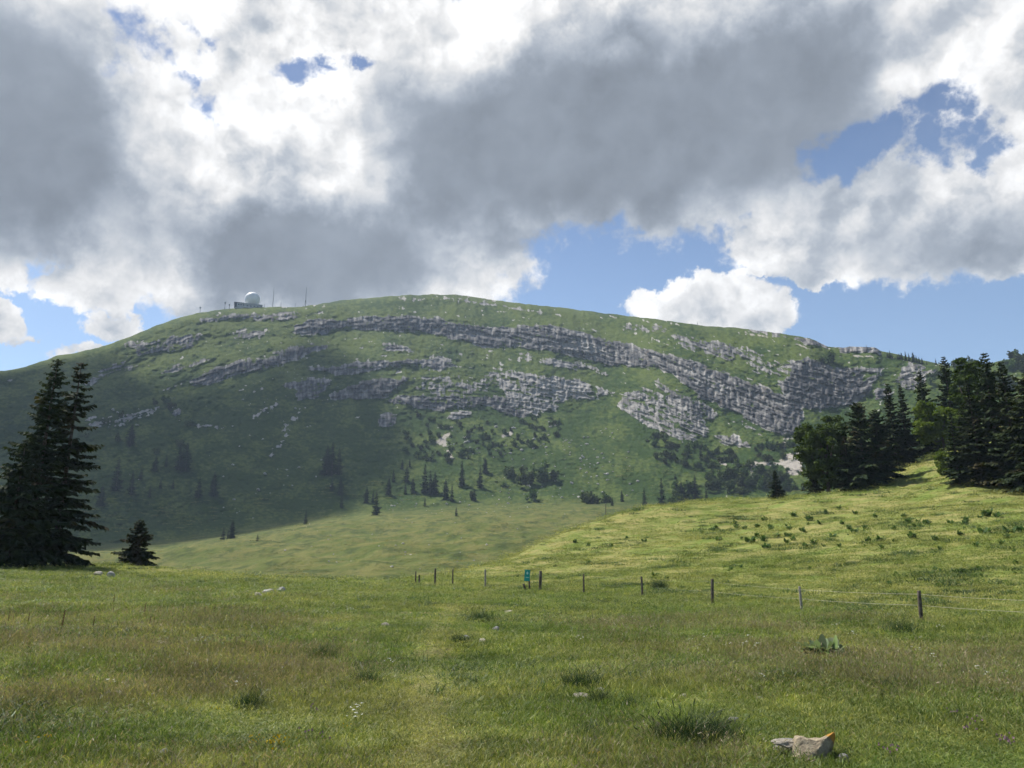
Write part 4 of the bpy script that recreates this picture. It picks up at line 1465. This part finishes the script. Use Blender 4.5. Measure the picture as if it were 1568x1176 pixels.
obj('roof_edge', MB().box((-18.2*k, -1.2*k, 4.1*k), (14*k, 13.2*k, .9*k)).mesh('roof_edge', MAT['dark']), an)
obj('end_wall', MB().box((-23.0*k, -4*k, .2*k), (3.5*k, 8.2*k, 6.6*k)).mesh('end_wall', MAT['dark']), an)
for i in range(3):
    obj('window', MB().box(((-18.5 + 3.4*i)*k, -7.05*k, 1.2*k), (2.0*k, .25*k, 1.5*k)).mesh('window', MAT['dark']), an)
for i in range(4):
    obj('window', MB().box(((-6 + 5*i)*k, -7.05*k, .6*k), (2.4*k, .25*k, 1.2*k)).mesh('window', MAT['dark']), st)


def mast(px, top, base, w, label, guys=False, head=False):
    c, r = mp(px, base)
    kk = depth_scale(px, base, r)
    h = (base - top)*kk
    m = thing('radio_mast', label, 'mast', c)
    obj('shaft', MB().tube([(0, 0, -1), (0, 0, h*.5), (0, 0, h)], [w*kk, w*kk*.8, w*kk*.35], 6).mesh('shaft', MAT['steel']), m)
    if guys:
        for a in (.3, 2.4, 4.5):
            obj('guy_wire', MB().tube([(0, 0, h*.3), (9*kk*cos(a), 9*kk*sin(a), -1.0)], .16*kk, 4).mesh('guy', MAT['steel']), m)
        obj('collar', MB().tube([(0, 0, h*.28), (0, 0, h*.33)], [1.1*kk, 1.1*kk], 8).mesh('collar', MAT['steel']), m)
    if head:
        obj('antenna', MB().box((0, -.4*kk, h*.92), (2.2*kk, .8*kk, 2.6*kk)).mesh('antenna', MAT['concrete']), m)


mast(417.5, 437, 470.5, .45, 'tall thin bare mast next to the radar dome')
mast(467.5, 438, 471, .45, 'tall thin mast held by slanting guy wires on the summit', True)
mast(344, 462, 474.5, .5, 'short mast with a box antenna beside the radar building', False, True)
mast(351, 466, 474, .5, 'stubby mast with a box antenna close to the radar building', False, True)
mast(306, 470, 481, .45, 'small mast where the ridge starts to fall away', False, True)
mast(430, 461, 470.5, .3, 'short thin mast between the two tall summit masts')
mast(452, 463, 470.5, .3, 'short thin mast beside the guyed mast')
mast(405, 464, 470.5, .3, 'stubby thin mast right beside the radar building')
mast(1327, 527, 533, .4, 'small pole on the rocky low end of the ridge')
mast(1068, 491, 498.5, .4, 'tiny post on the bare grassy ridge')

# ------------------------------------------------------------------ broad leaved plants
def leaf_shape(L, W, seed, bend=.5, n=6):
    """one broad pointed leaf with a folded midrib, arching outwards; returns mesh data"""
    g = np.random.default_rng(seed)
    s = np.linspace(0, 1, n)
    w = W*np.sin(np.pi*np.clip(s*.93 + .04, 0, 1))**.75
    a = radians(70) - bend*1.6*s
    x = np.cumsum(np.concatenate([[0], np.cos(a[:-1])*L/(n - 1)]))
    z = np.cumsum(np.concatenate([[0], np.sin(a[:-1])*L/(n - 1)]))
    V = []
    for i in range(n):
        ww = w[i]
        V += [(x[i], -ww, z[i] + .28*ww), (x[i], 0, z[i]), (x[i], ww, z[i] + .28*ww + .05*W*g.normal())]
    q = []
    for i in range(n - 1):
        q += [[3*i, 3*i + 3, 3*i + 4, 3*i + 1], [3*i + 1, 3*i + 4, 3*i + 5, 3*i + 2]]
    return np.array(V), q


LEAFM = []
for i in range(4):
    V, q = leaf_shape(1.0, .22 + .03*i, 600 + i, .12 + .22*i, 7)
    LEAFM.append(mesh_from('broad_leaf', V, q, None, True, (MAT['plant_pale'],)))
c, r = hit(1262, 1013)
kk = depth_scale(1262, 1013, r)
pl = thing('broad_leaved_plant', 'large clump of broad pale green leaves standing out of the seeding grass', 'plant', c)
g = np.random.default_rng(61)
for i in range(58):
    a = i*2.4 + g.normal(0, .2)
    rad = (3 + 19*g.random())*kk
    obj('leaf', LEAFM[i % 4], pl, (rad*cos(a)*1.2, rad*sin(a)*.7, -.01 + (10*kk if i % 3 == 0 else 0)), (g.normal(0, .2), g.normal(0, .22), a + g.normal(0, .5)), (19 + 13*g.random())*kk)


def plant_joined(seed, n=13):
    g = np.random.default_rng(seed)
    b = MB()
    for i in range(n):
        V, q = leaf_shape(.7 + .5*g.random(), .17 + .08*g.random(), seed + i, .2 + .9*g.random(), 5)
        a = i*2.4 + g.normal(0, .3)
        V = np.stack([V[:, 0]*cos(a) - V[:, 1]*sin(a), V[:, 0]*sin(a) + V[:, 1]*cos(a), V[:, 2]], 1) + np.array([g.normal(0, .22), g.normal(0, .22), 0])
        b.add(V, q)
    return b.mesh('broad_plant', MAT['plant'], True)


PLT = [plant_joined(620 + 20*i) for i in range(4)]
PLANTS = [(1305, 1008, 16), (1335, 1005, 12), (1500, 872, 10), (1362, 894, 9), (1002, 880, 10), (1020, 884, 9), (880, 828, 7), (936, 835, 7), (1092, 810, 8), (1150, 828, 12), (1160, 820, 10),
          (1205, 830, 10), (1240, 795, 12), (1330, 826, 10), (1398, 822, 14), (1432, 825, 10), (1470, 818, 10), (1545, 815, 16), (1562, 812, 14), (1512, 788, 16), (1528, 790, 12), (1420, 800, 10), (1300, 808, 9),
          (1265, 785, 10), (1285, 778, 9), (1370, 808, 9), (1180, 806, 8), (1125, 800, 8), (1215, 788, 9), (1275, 820, 8), (1350, 838, 9), (1495, 835, 10), (1455, 800, 9), (1555, 860, 9), (1426, 880, 9), (1240, 870, 7),
          (1120, 870, 7), (1390, 850, 7), (1480, 795, 9), (1310, 785, 8), (1340, 790, 9), (1100, 825, 8), (1075, 815, 7), (1230, 812, 9), (1255, 800, 9), (1190, 820, 9), (1140, 808, 8), (1170, 795, 8),
          (1385, 790, 9), (1405, 805, 9), (1535, 832, 10), (1440, 840, 8), (1160, 805, 9), (1215, 825, 9), (1290, 800, 8), (1325, 808, 8)]
g = np.random.default_rng(66)
for i in range(75):
    PLANTS.append((1568 - 480*g.random()**1.3, 790 + 48*g.random(), 3 + 10*g.random()**1.6) if i < 55 else (g.uniform(850, 1568), g.uniform(815, 900), 4 + 4*g.random()))
for i, (px, py, w) in enumerate(PLANTS):
    c, r = hit(px, py + 3)
    obj('broad_leaved_plant', PLT[i % 4], None, c, (0, 0, i*1.1), (w*.85)*depth_scale(px, py, r),
        label='small leafy plant beside the large clump of broad leaves' if i < 2 else 'clump of broad dark leaves on the grazed slope behind the fence',
        category='plant', group='plants beside the large clump' if i < 2 else 'leafy clumps on the slope')

# dock stalks in the meadow
def dock_mesh(seed):
    g = np.random.default_rng(seed)
    b = MB()
    b.tube([(0, 0, -.05), (.02, 0, .5), (.03*g.normal(), .03*g.normal(), 1)], [.008, .006, .003], 5)
    n = 150
    z = .42 + .58*g.random(n)
    a = g.random(n)*2*pi
    rr_ = (.012 + .035*(1 - z))*(.4 + g.random(n))
    C = np.stack([rr_*np.cos(a) + .015, rr_*np.sin(a), z], 1)
    uu = unit(g.normal(size=C.shape))
    vv = unit(np.cross(uu, g.normal(size=C.shape)))
    V, q = quads_from(C, uu*.012, vv*.012)
    b.add(V, q)
    return b.mesh('dock_stalk', MAT['dock'])


DK = [dock_mesh(700 + i) for i in range(3)]
for i, (px, py, h) in enumerate([(10, 962, 22), (18, 958, 14), (41, 962, 20), (29, 978, 16), (93, 975, 34), (91, 945, 14), (140, 972, 24), (172, 930, 16), (157, 972, 12), (220, 948, 22), (228, 968, 20),
                                 (234, 966, 18), (172, 942, 12), (192, 942, 12), (312, 946, 14), (327, 946, 18), (60, 968, 12)]):
    c, r = hit(px, py)
    obj('dock_stalk', DK[i % 3], None, c, (.05*sin(i), .05*cos(i), i), h*depth_scale(px, py, r)*1.15, label='dark reddish brown dock stalk rising from the meadow grass', category='plant', group='dock stalks in the meadow')


# ------------------------------------------------------------------ grass
def blades(g, n, spread, hmin, hmax, width, lean=.5, heads=0.0, seg=3):
    """n tapering bent blades in a clump; attribute hgt runs 0..1 up each blade"""
    b0 = np.concatenate([g.normal(0, spread, (n, 2)), np.zeros((n, 1))], 1)
    h = g.uniform(hmin, hmax, n)
    a = g.random(n)*2*pi
    ln = lean*(0.3 + g.random(n))
    out = np.stack([np.cos(a), np.sin(a), 0*a], 1)
    fa = g.random(n)*pi
    side = np.stack([np.cos(fa), np.sin(fa), 0*fa], 1)
    Vs, Hs = [], []
    for k in range(seg + 1):
        s = k/seg
        c = b0 + out*(h*ln*s**1.8)[:, None] + np.array([0, 0, 1])*(h*(s - .22*ln*s**2))[:, None]
        w = width*(1 - s)**.7*(0.7 + .6*g.random(n)) if k < seg else np.zeros(n)
        if k < seg:
            Vs += [c - side*w[:, None], c + side*w[:, None]]
        else:
            Vs += [c]
        Hs += [np.full(n, s)]*(2 if k < seg else 1)
    nv = 2*seg + 1
    V = np.stack(Vs, 1).reshape(-1, 3)
    Hh = np.stack(Hs, 1).reshape(-1)
    i = np.arange(n)*nv
    q = np.vstack([np.stack([i + 2*k, i + 2*k + 1, i + 2*k + 3, i + 2*k + 2], 1) for k in range(seg - 1)])
    t = np.stack([i + 2*seg - 2, i + 2*seg - 1, i + 2*seg], 1)
    if heads > 0:
        m = int(n*heads)
        tip = Vs[-1][:m]
        prev = (Vs[-2][:m] + Vs[-3][:m])/2
        d = unit(tip - prev)
        wv = unit(np.cross(d, g.normal(size=d.shape)))*(width*1.9)
        L = h[:m, None]*.20
        H = np.stack([tip - d*L*.6, tip + wv, tip + d*L*.7, tip - wv], 1).reshape(-1, 3)
        k0 = len(V)
        V = np.vstack([V, H])
        Hh = np.concatenate([Hh, np.ones(m*4)])
        q = np.vstack([q, k0 + np.arange(m*4).reshape(m, 4)])
    BV = np.repeat(g.random(n), nv)
    if len(BV) < len(V):
        BV = np.concatenate([BV, np.full(len(V) - len(BV), .5)])
    return V, q, t, Hh, BV


def grass_template(name, seed, mat, **kw):
    g = np.random.default_rng(seed)
    V, q, t, Hh, BV = blades(g, **kw)
    me = mesh_from(name, V, q, t, False, (MAT[mat],))
    add_attr(me, 'hgt', Hh)
    add_attr(me, 'bv', BV)
    return bpy.data.objects.new(name, me)


def scatter(name, label, templates, P, scl, rot, dry):
    """one stuff object: instances of the templates on its points"""
    c = bpy.data.collections.new(name + '_templates')
    for o in templates:
        c.objects.link(o)
    me = bpy.data.meshes.new(name)
    me.vertices.add(len(P))
    me.vertices.foreach_set('co', np.asarray(P, np.float32).ravel())
    add_attr(me, 'scl', scl, 'FLOAT_VECTOR' if np.ndim(scl) == 2 else 'FLOAT')
    add_attr(me, 'rot', rot, 'FLOAT_VECTOR')
    add_attr(me, 'idx', np.arange(len(P))*7919 % len(templates), 'INT')
    add_attr(me, 'dry', dry)
    o = obj(name, me, kind='stuff', label=label)
    ng = bpy.data.node_groups.new(name, 'GeometryNodeTree')
    ng.interface.new_socket('Geometry', in_out='INPUT', socket_type='NodeSocketGeometry')
    ng.interface.new_socket('Geometry', in_out='OUTPUT', socket_type='NodeSocketGeometry')
    N, L = ng.nodes, ng.links
    gi, go = N.new('NodeGroupInput'), N.new('NodeGroupOutput')
    ip = N.new('GeometryNodeInstanceOnPoints')
    ci = N.new('GeometryNodeCollectionInfo')
    ci.inputs['Collection'].default_value = c
    ci.inputs['Separate Children'].default_value = True
    ci.inputs['Reset Children'].default_value = True

    def na(nm, typ):
        n = N.new('GeometryNodeInputNamedAttribute')
        n.data_type = typ
        n.inputs['Name'].default_value = nm
        return n.outputs['Attribute']
    L.new(gi.outputs[0], ip.inputs['Points'])
    L.new(ci.outputs[0], ip.inputs['Instance'])
    ip.inputs['Pick Instance'].default_value = True
    L.new(na('idx', 'INT'), ip.inputs['Instance Index'])
    e2r = N.new('FunctionNodeEulerToRotation')
    L.new(na('rot', 'FLOAT_VECTOR'), e2r.inputs[0])
    L.new(e2r.outputs[0], ip.inputs['Rotation'])
    L.new(na('scl', 'FLOAT_VECTOR' if np.ndim(scl) == 2 else 'FLOAT'), ip.inputs['Scale'])
    L.new(ip.outputs[0], go.inputs[0])
    md = o.modifiers.new('scatter', 'NODES')
    md.node_group = ng
    return o


def grass_points(n, r0, r1, seed, half=37):
    g = np.random.default_rng(seed)
    az = np.radians(g.uniform(-half, half, n))
    r = np.exp(g.uniform(math.log(r0), math.log(r1), n))
    return r*np.sin(az), r*np.cos(az), r, g


def long_mask(x, y):
    """where the meadow is left to seed"""
    az = np.degrees(np.arctan2(x, y))
    r = np.hypot(x, y)
    m = fbm(x/6, y/4, 3, 151)
    side = sstep(np.abs(az + 3), 3, 12)
    band = np.exp(-((np.log(r) - math.log(17))/.42)**2)
    lft = sstep(az, -12, -24)*sstep(r, 16, 24)*sstep(r, 60, 40)
    return np.clip(0.55*band*side + .35*lft + .55*m*side + .05, 0, 1)*(1 - hill_mask(x, y))


short = [grass_template('short_grass', 800 + i, 'grass_short', n=210, spread=.17, hmin=.02, hmax=.075, width=.0031, lean=.95) for i in range(4)]
longg = [grass_template('long_grass', 810 + i, 'grass_long', n=44, spread=.22, hmin=.11, hmax=.28, width=.0023, lean=.6, heads=.35) for i in range(4)]
hillg = [grass_template('hill_grass', 820 + i, 'grass_hill', n=130, spread=.34, hmin=.03, hmax=.14, width=.010, lean=.9, seg=2) for i in range(4)]

x, y, r, g = grass_points(46000, 4.5, 62, 31)
pm, bm_, hm, lm = path_mask(x, y), bare_mask(x, y), hill_mask(x, y), long_mask(x, y)
def clear_of_things(x, y):
    """grass is cropped short or missing right round stones and the big plant"""
    k = np.ones(len(x), bool)
    for (cx, cy, rad) in CLEAR:
        k &= np.hypot(x - cx, y - cy) > rad
    return k


keep = clear_of_things(x, y) & (g.random(len(x)) > np.maximum(np.maximum(pm*.70, bm_*.98), hm*.8))
x, y, r, pm, lm = x[keep], y[keep], r[keep], pm[keep], lm[keep]
sc = np.maximum(1.0, (r/7.5)**.62)*(0.75 + .55*g.random(len(x)))
hz = sc*(1 - .70*pm)*(0.66 + .60*fbm(x/1.6, y/1.6, 3, 161) + .4*lm)/np.maximum(1, (r/9)**.30)
scatter('meadow_grass', 'short green grass covering the near meadow', short, np.stack([x, y, ground_z(x, y) - .01], 1),
        np.stack([sc, sc, np.clip(hz, .35, 4)], 1), np.stack([g.normal(0, .06, len(x)), g.normal(0, .1, len(x)), g.random(len(x))*6.28], 1), np.clip(.30 + .6*pm + .45*fbm(x/5, y/3, 4, 171), 0, 1))
x, y, r, g = grass_points(36000, 4.5, 62, 37)
lm = long_mask(x, y)
keep = clear_of_things(x, y) & (g.random(len(x)) < lm*(1 - path_mask(x, y))*(1 - bare_mask(x, y))*.62)
x, y, r, lm = x[keep], y[keep], r[keep], lm[keep]
sc = np.maximum(1.0, (r/10)**.5)*(0.7 + .5*g.random(len(x)))
hz = sc*(.5 + .6*lm)/np.maximum(1, (r/10)**.32)
scatter('seeding_grass', 'long brownish seeding grass in the near meadow', longg, np.stack([x, y, ground_z(x, y) - .01], 1),
        np.stack([sc, sc, hz], 1), np.stack([g.normal(0, .1, len(x)), g.normal(0, .1, len(x)), g.random(len(x))*6.28], 1), np.clip(.35 + .4*lm, 0, 1))
x, y, r, g = grass_points(24000, 24, 165, 41, 36)
hm = hill_mask(x, y)
keep = (g.random(len(x)) < hm*.9)
x, y, r = x[keep], y[keep], r[keep]
sc = (r/35)**.75*(0.6 + .7*g.random(len(x)))
hz = sc*(.75 + .5*fbm(x/4, y/4, 3, 181))/np.maximum(1, (r/35)**.3)
scatter('pasture_grass', 'short yellowish grazed grass on the slope behind the fence', hillg, np.stack([x, y, ground_z(x, y) - .01], 1),
        np.stack([sc, sc, np.clip(hz, .25, 4)], 1), np.stack([g.normal(0, .1, len(x)), g.normal(0, .1, len(x)), g.random(len(x))*6.28], 1), np.clip(.4 + .5*fbm(x/12, y/9, 3, 191), 0, 1))

vt = [grass_template('valley_grass', 830 + i, 'grass_valley', n=60, spread=.9, hmin=.10, hmax=.36, width=.05, lean=.8, seg=2) for i in range(3)]
g = np.random.default_rng(43)
VP, VR = [], []
sel = np.argwhere((M_T > -0.028) & (M_R < 560))
sel = sel[g.permutation(len(sel))[:11000]]
for i, j in sel:
    az_, r_ = M_AZ[i], M_R[i, j]
    VP.append((r_*sin(az_), r_*cos(az_), M_Z[i, j] - .03))
    VR.append(r_)
VP, VR = np.array(VP), np.array(VR)
nz = fbm(VP[:, 0]/22, VP[:, 1]/22, 3, 195)
kp = g.random(len(VP)) < .35 + .6*nz
VP, VR, nz = VP[kp], VR[kp], nz[kp]
scatter('valley_tufts', 'uneven tufts of grass over the valley pasture', vt, VP, (.6 + .7*g.random(len(VP)))*(VR/260)**.7, np.stack([0*VR, 0*VR, g.random(len(VP))*6.28], 1), np.clip(.4 + .5*nz, 0, 1))

wt = [grass_template('weed_tuft', 850 + i, 'grass_tuft', n=70, spread=.20, hmin=.10, hmax=.34, width=.014, lean=.9, seg=2) for i in range(3)]
x, y, r, g = grass_points(17000, 9, 135, 47, 36)
nz = fbm(x/6, y/5, 4, 197)
kp = (g.random(len(x)) < .06 + .8*nz*(.45 + .55*hill_mask(x, y)))*(g.random(len(x)) > path_mask(x, y))
x, y, r = x[kp], y[kp], r[kp]
sw = (.45 + .7*g.random(len(x)))*np.maximum(.8, (r/20)**.55)
scatter('weed_tufts', 'darker weed tufts dotted over meadow and slope', wt, np.stack([x, y, ground_z(x, y) - .02], 1), np.stack([sw, sw, sw*.75/np.maximum(1, (r/20)**.25)], 1),
        np.stack([0*x, 0*x, g.random(len(x))*6.28], 1), np.clip(.3 + .4*g.normal(size=len(x)), 0, 1))

# dark tussocks, each one a clump of its own
TUS = []
for i in range(3):
    g = np.random.default_rng(840 + i)
    V, q, t, Hh, BV = blades(g, 520, .34, .35, 1.0, .010, .75, .08)
    me = mesh_from('tussock', V, q, t, False, (MAT['tussock'],))
    add_attr(me, 'hgt', Hh)
    add_attr(me, 'bv', BV)
    TUS.append(me)
for i, (px, py, w, lab) in enumerate([(1052, 1142, 48, 'big dark green grass tussock'), (1098, 1132, 36, 'smaller dark tussock beside the big grass tussock'), (892, 1056, 30, 'dark green tussock sheltering a grey stone'),
                                      (920, 1078, 22, 'low tussock in front of the grey stone'), (735, 955, 22, 'dark tussock in short grass near the footpath'), (705, 985, 14, 'low dark tuft beside the white stone'),
                                      (965, 1085, 22, 'low spreading greyish tuft in open grass'), (1382, 972, 22, 'bushy green tuft just below the taped fence'), (1010, 902, 14, 'dark tuft behind the fence posts'),
                                      (700, 918, 8, 'tiny dark tuft on bright grass at the gateway'), (560, 1048, 24, 'dark tuft in lush grass by the footpath'), (380, 1085, 26, 'tall dark tuft in the flowery meadow'),
                                      (490, 1010, 24, 'dark tuft among seeding grass'), (905, 1130, 26, 'dull green tuft near the big tussock'), (180, 1082, 14, 'small tuft in front of the flat tan stone'),
                                      (1300, 1160, 16, 'dark tuft at the shaded side of the lichen boulder')]):
    c, r = hit(px, py)
    obj('grass_tussock', TUS[i % 3], None, c + np.array([0, 0, -.03]), (0, 0, i*1.3), np.array([1.5, 1.3, 1.45])*w*depth_scale(px, py, r), label=lab, category='grass tussock')


# flowers
def flower_mesh(kind, seed):
    g = np.random.default_rng(seed)
    b = MB()
    heads = []
    for i in range(5):
        x0, y0 = g.normal(0, .13, 2)
        h = .22 + .16*g.random()
        tip = np.array([x0 + g.normal(0, .04), y0 + g.normal(0, .04), h])
        b.tube([(x0, y0, -.02), (x0, y0, h*.5), tip], [.004, .0035, .003], 4, cap=False)
        heads.append(tip)
    nst = len(b.q)
    stem_faces = sum(len(q) for q in b.q)
    for tip in heads:
        m = 9
        if kind == 'umbel':
            C = tip + np.concatenate([g.normal(0, .022, (m, 2)), g.normal(0, .006, (m, 1))], 1)
            s = .011
        else:
            C = tip + g.normal(0, .009, (m, 3))
            s = .011
        uu = unit(g.normal(size=C.shape)*[1, 1, .3])
        vv = unit(np.cross(uu, g.normal(size=C.shape)*.3 + [0, 0, 1]))
        V, q = quads_from(C, uu*s, np.cross(vv, uu)*s if kind != 'umbel' else vv*s)
        b.add(V, q)
    tot = sum(len(q) for q in b.q)
    mi = np.zeros(tot, int)
    mi[stem_faces:] = 1
    return b, mi


def flower_template(name, kind, petal, seed):
    b, mi = flower_mesh(kind, seed)
    me = mesh_from(name, np.vstack(b.v), np.vstack(b.q), None, False, (MAT['stem'], MAT[petal]), mi)
    return bpy.data.objects.new(name, me)


def flower_patch(name, label, kind, petal, spots, seed, size=1.0):
    g = np.random.default_rng(seed)
    P, Sc = [], []
    for px, py, w, hgt, n in spots:
        for _ in range(n):
            c, r = hit(px + g.normal(0, w), py + g.normal(0, hgt))
            P.append(c)
            Sc.append(size*(0.7 + .6*g.random())*max(1.0, (r/14)**.5))
    P = np.array(P)
    scatter(name, label, [flower_template(name, kind, petal, seed + i) for i in range(3)], P, np.array(Sc), np.stack([0*P[:, 0], 0*P[:, 0], g.random(len(P))*6.28], 1), 0*P[:, 0])


flower_patch('white_flowers', 'scattered small white flowers in the meadow', 'umbel', 'white_flower',
             [(1500, 1043, 26, 5, 5), (1105, 990, 35, 8, 9), (1290, 1010, 120, 25, 5), (340, 1000, 40, 12, 4), (510, 940, 14, 5, 4), (560, 1030, 30, 10, 2), (500, 1100, 60, 30, 2), (1450, 990, 60, 20, 4), (300, 1050, 90, 30, 4), (1000, 1000, 120, 40, 5)], 900, .38)
flower_patch('yellow_flowers', 'scattered yellow flowers in the near meadow grass', 'button', 'yellow_flower',
             [(395, 1155, 12, 4, 3), (430, 1160, 9, 4, 3), (530, 1127, 4, 3, 1), (330, 1120, 50, 25, 2), (1400, 1010, 30, 10, 2), (52, 1158, 3, 2, 1), (902, 1174, 3, 2, 1)], 910, .36)
flower_patch('purple_flowers', 'scattered dull purple clover in the near meadow grass', 'button', 'purple_flower',
             [(1550, 1152, 8, 4, 3), (1362, 1167, 8, 4, 2), (460, 1125, 20, 12, 3), (1420, 1080, 40, 12, 2), (1500, 1120, 30, 12, 2)], 920, .36)

# ------------------------------------------------------------------ the air between
zlo = min(LOW1, LOW2) - 1.5
zhi = MV[:, 2].max() + 45
xm = np.abs(MV[:, 0]).max() + 40
ym = MV[:, 1].max() + 40
hm_, T, b, out = new_mat('haze_air')
T.n.remove(b)
pv = T.n.new('ShaderNodeVolumePrincipled')
pv.inputs['Color'].default_value = (0.62, 0.78, 1.0, 1)
pv.inputs['Density'].default_value = 0.00014
pv.inputs['Anisotropy'].default_value = 0.1
T.l.new(pv.outputs[0], out.inputs['Volume'])
hz_me = MB().box((0, (ym - 260)/2, (zlo + zhi)/2), (2*xm, ym + 260, zhi - zlo)).mesh('haze', hm_)
obj('haze', hz_me, kind='stuff', label='thin blue summer haze filling the valley air')
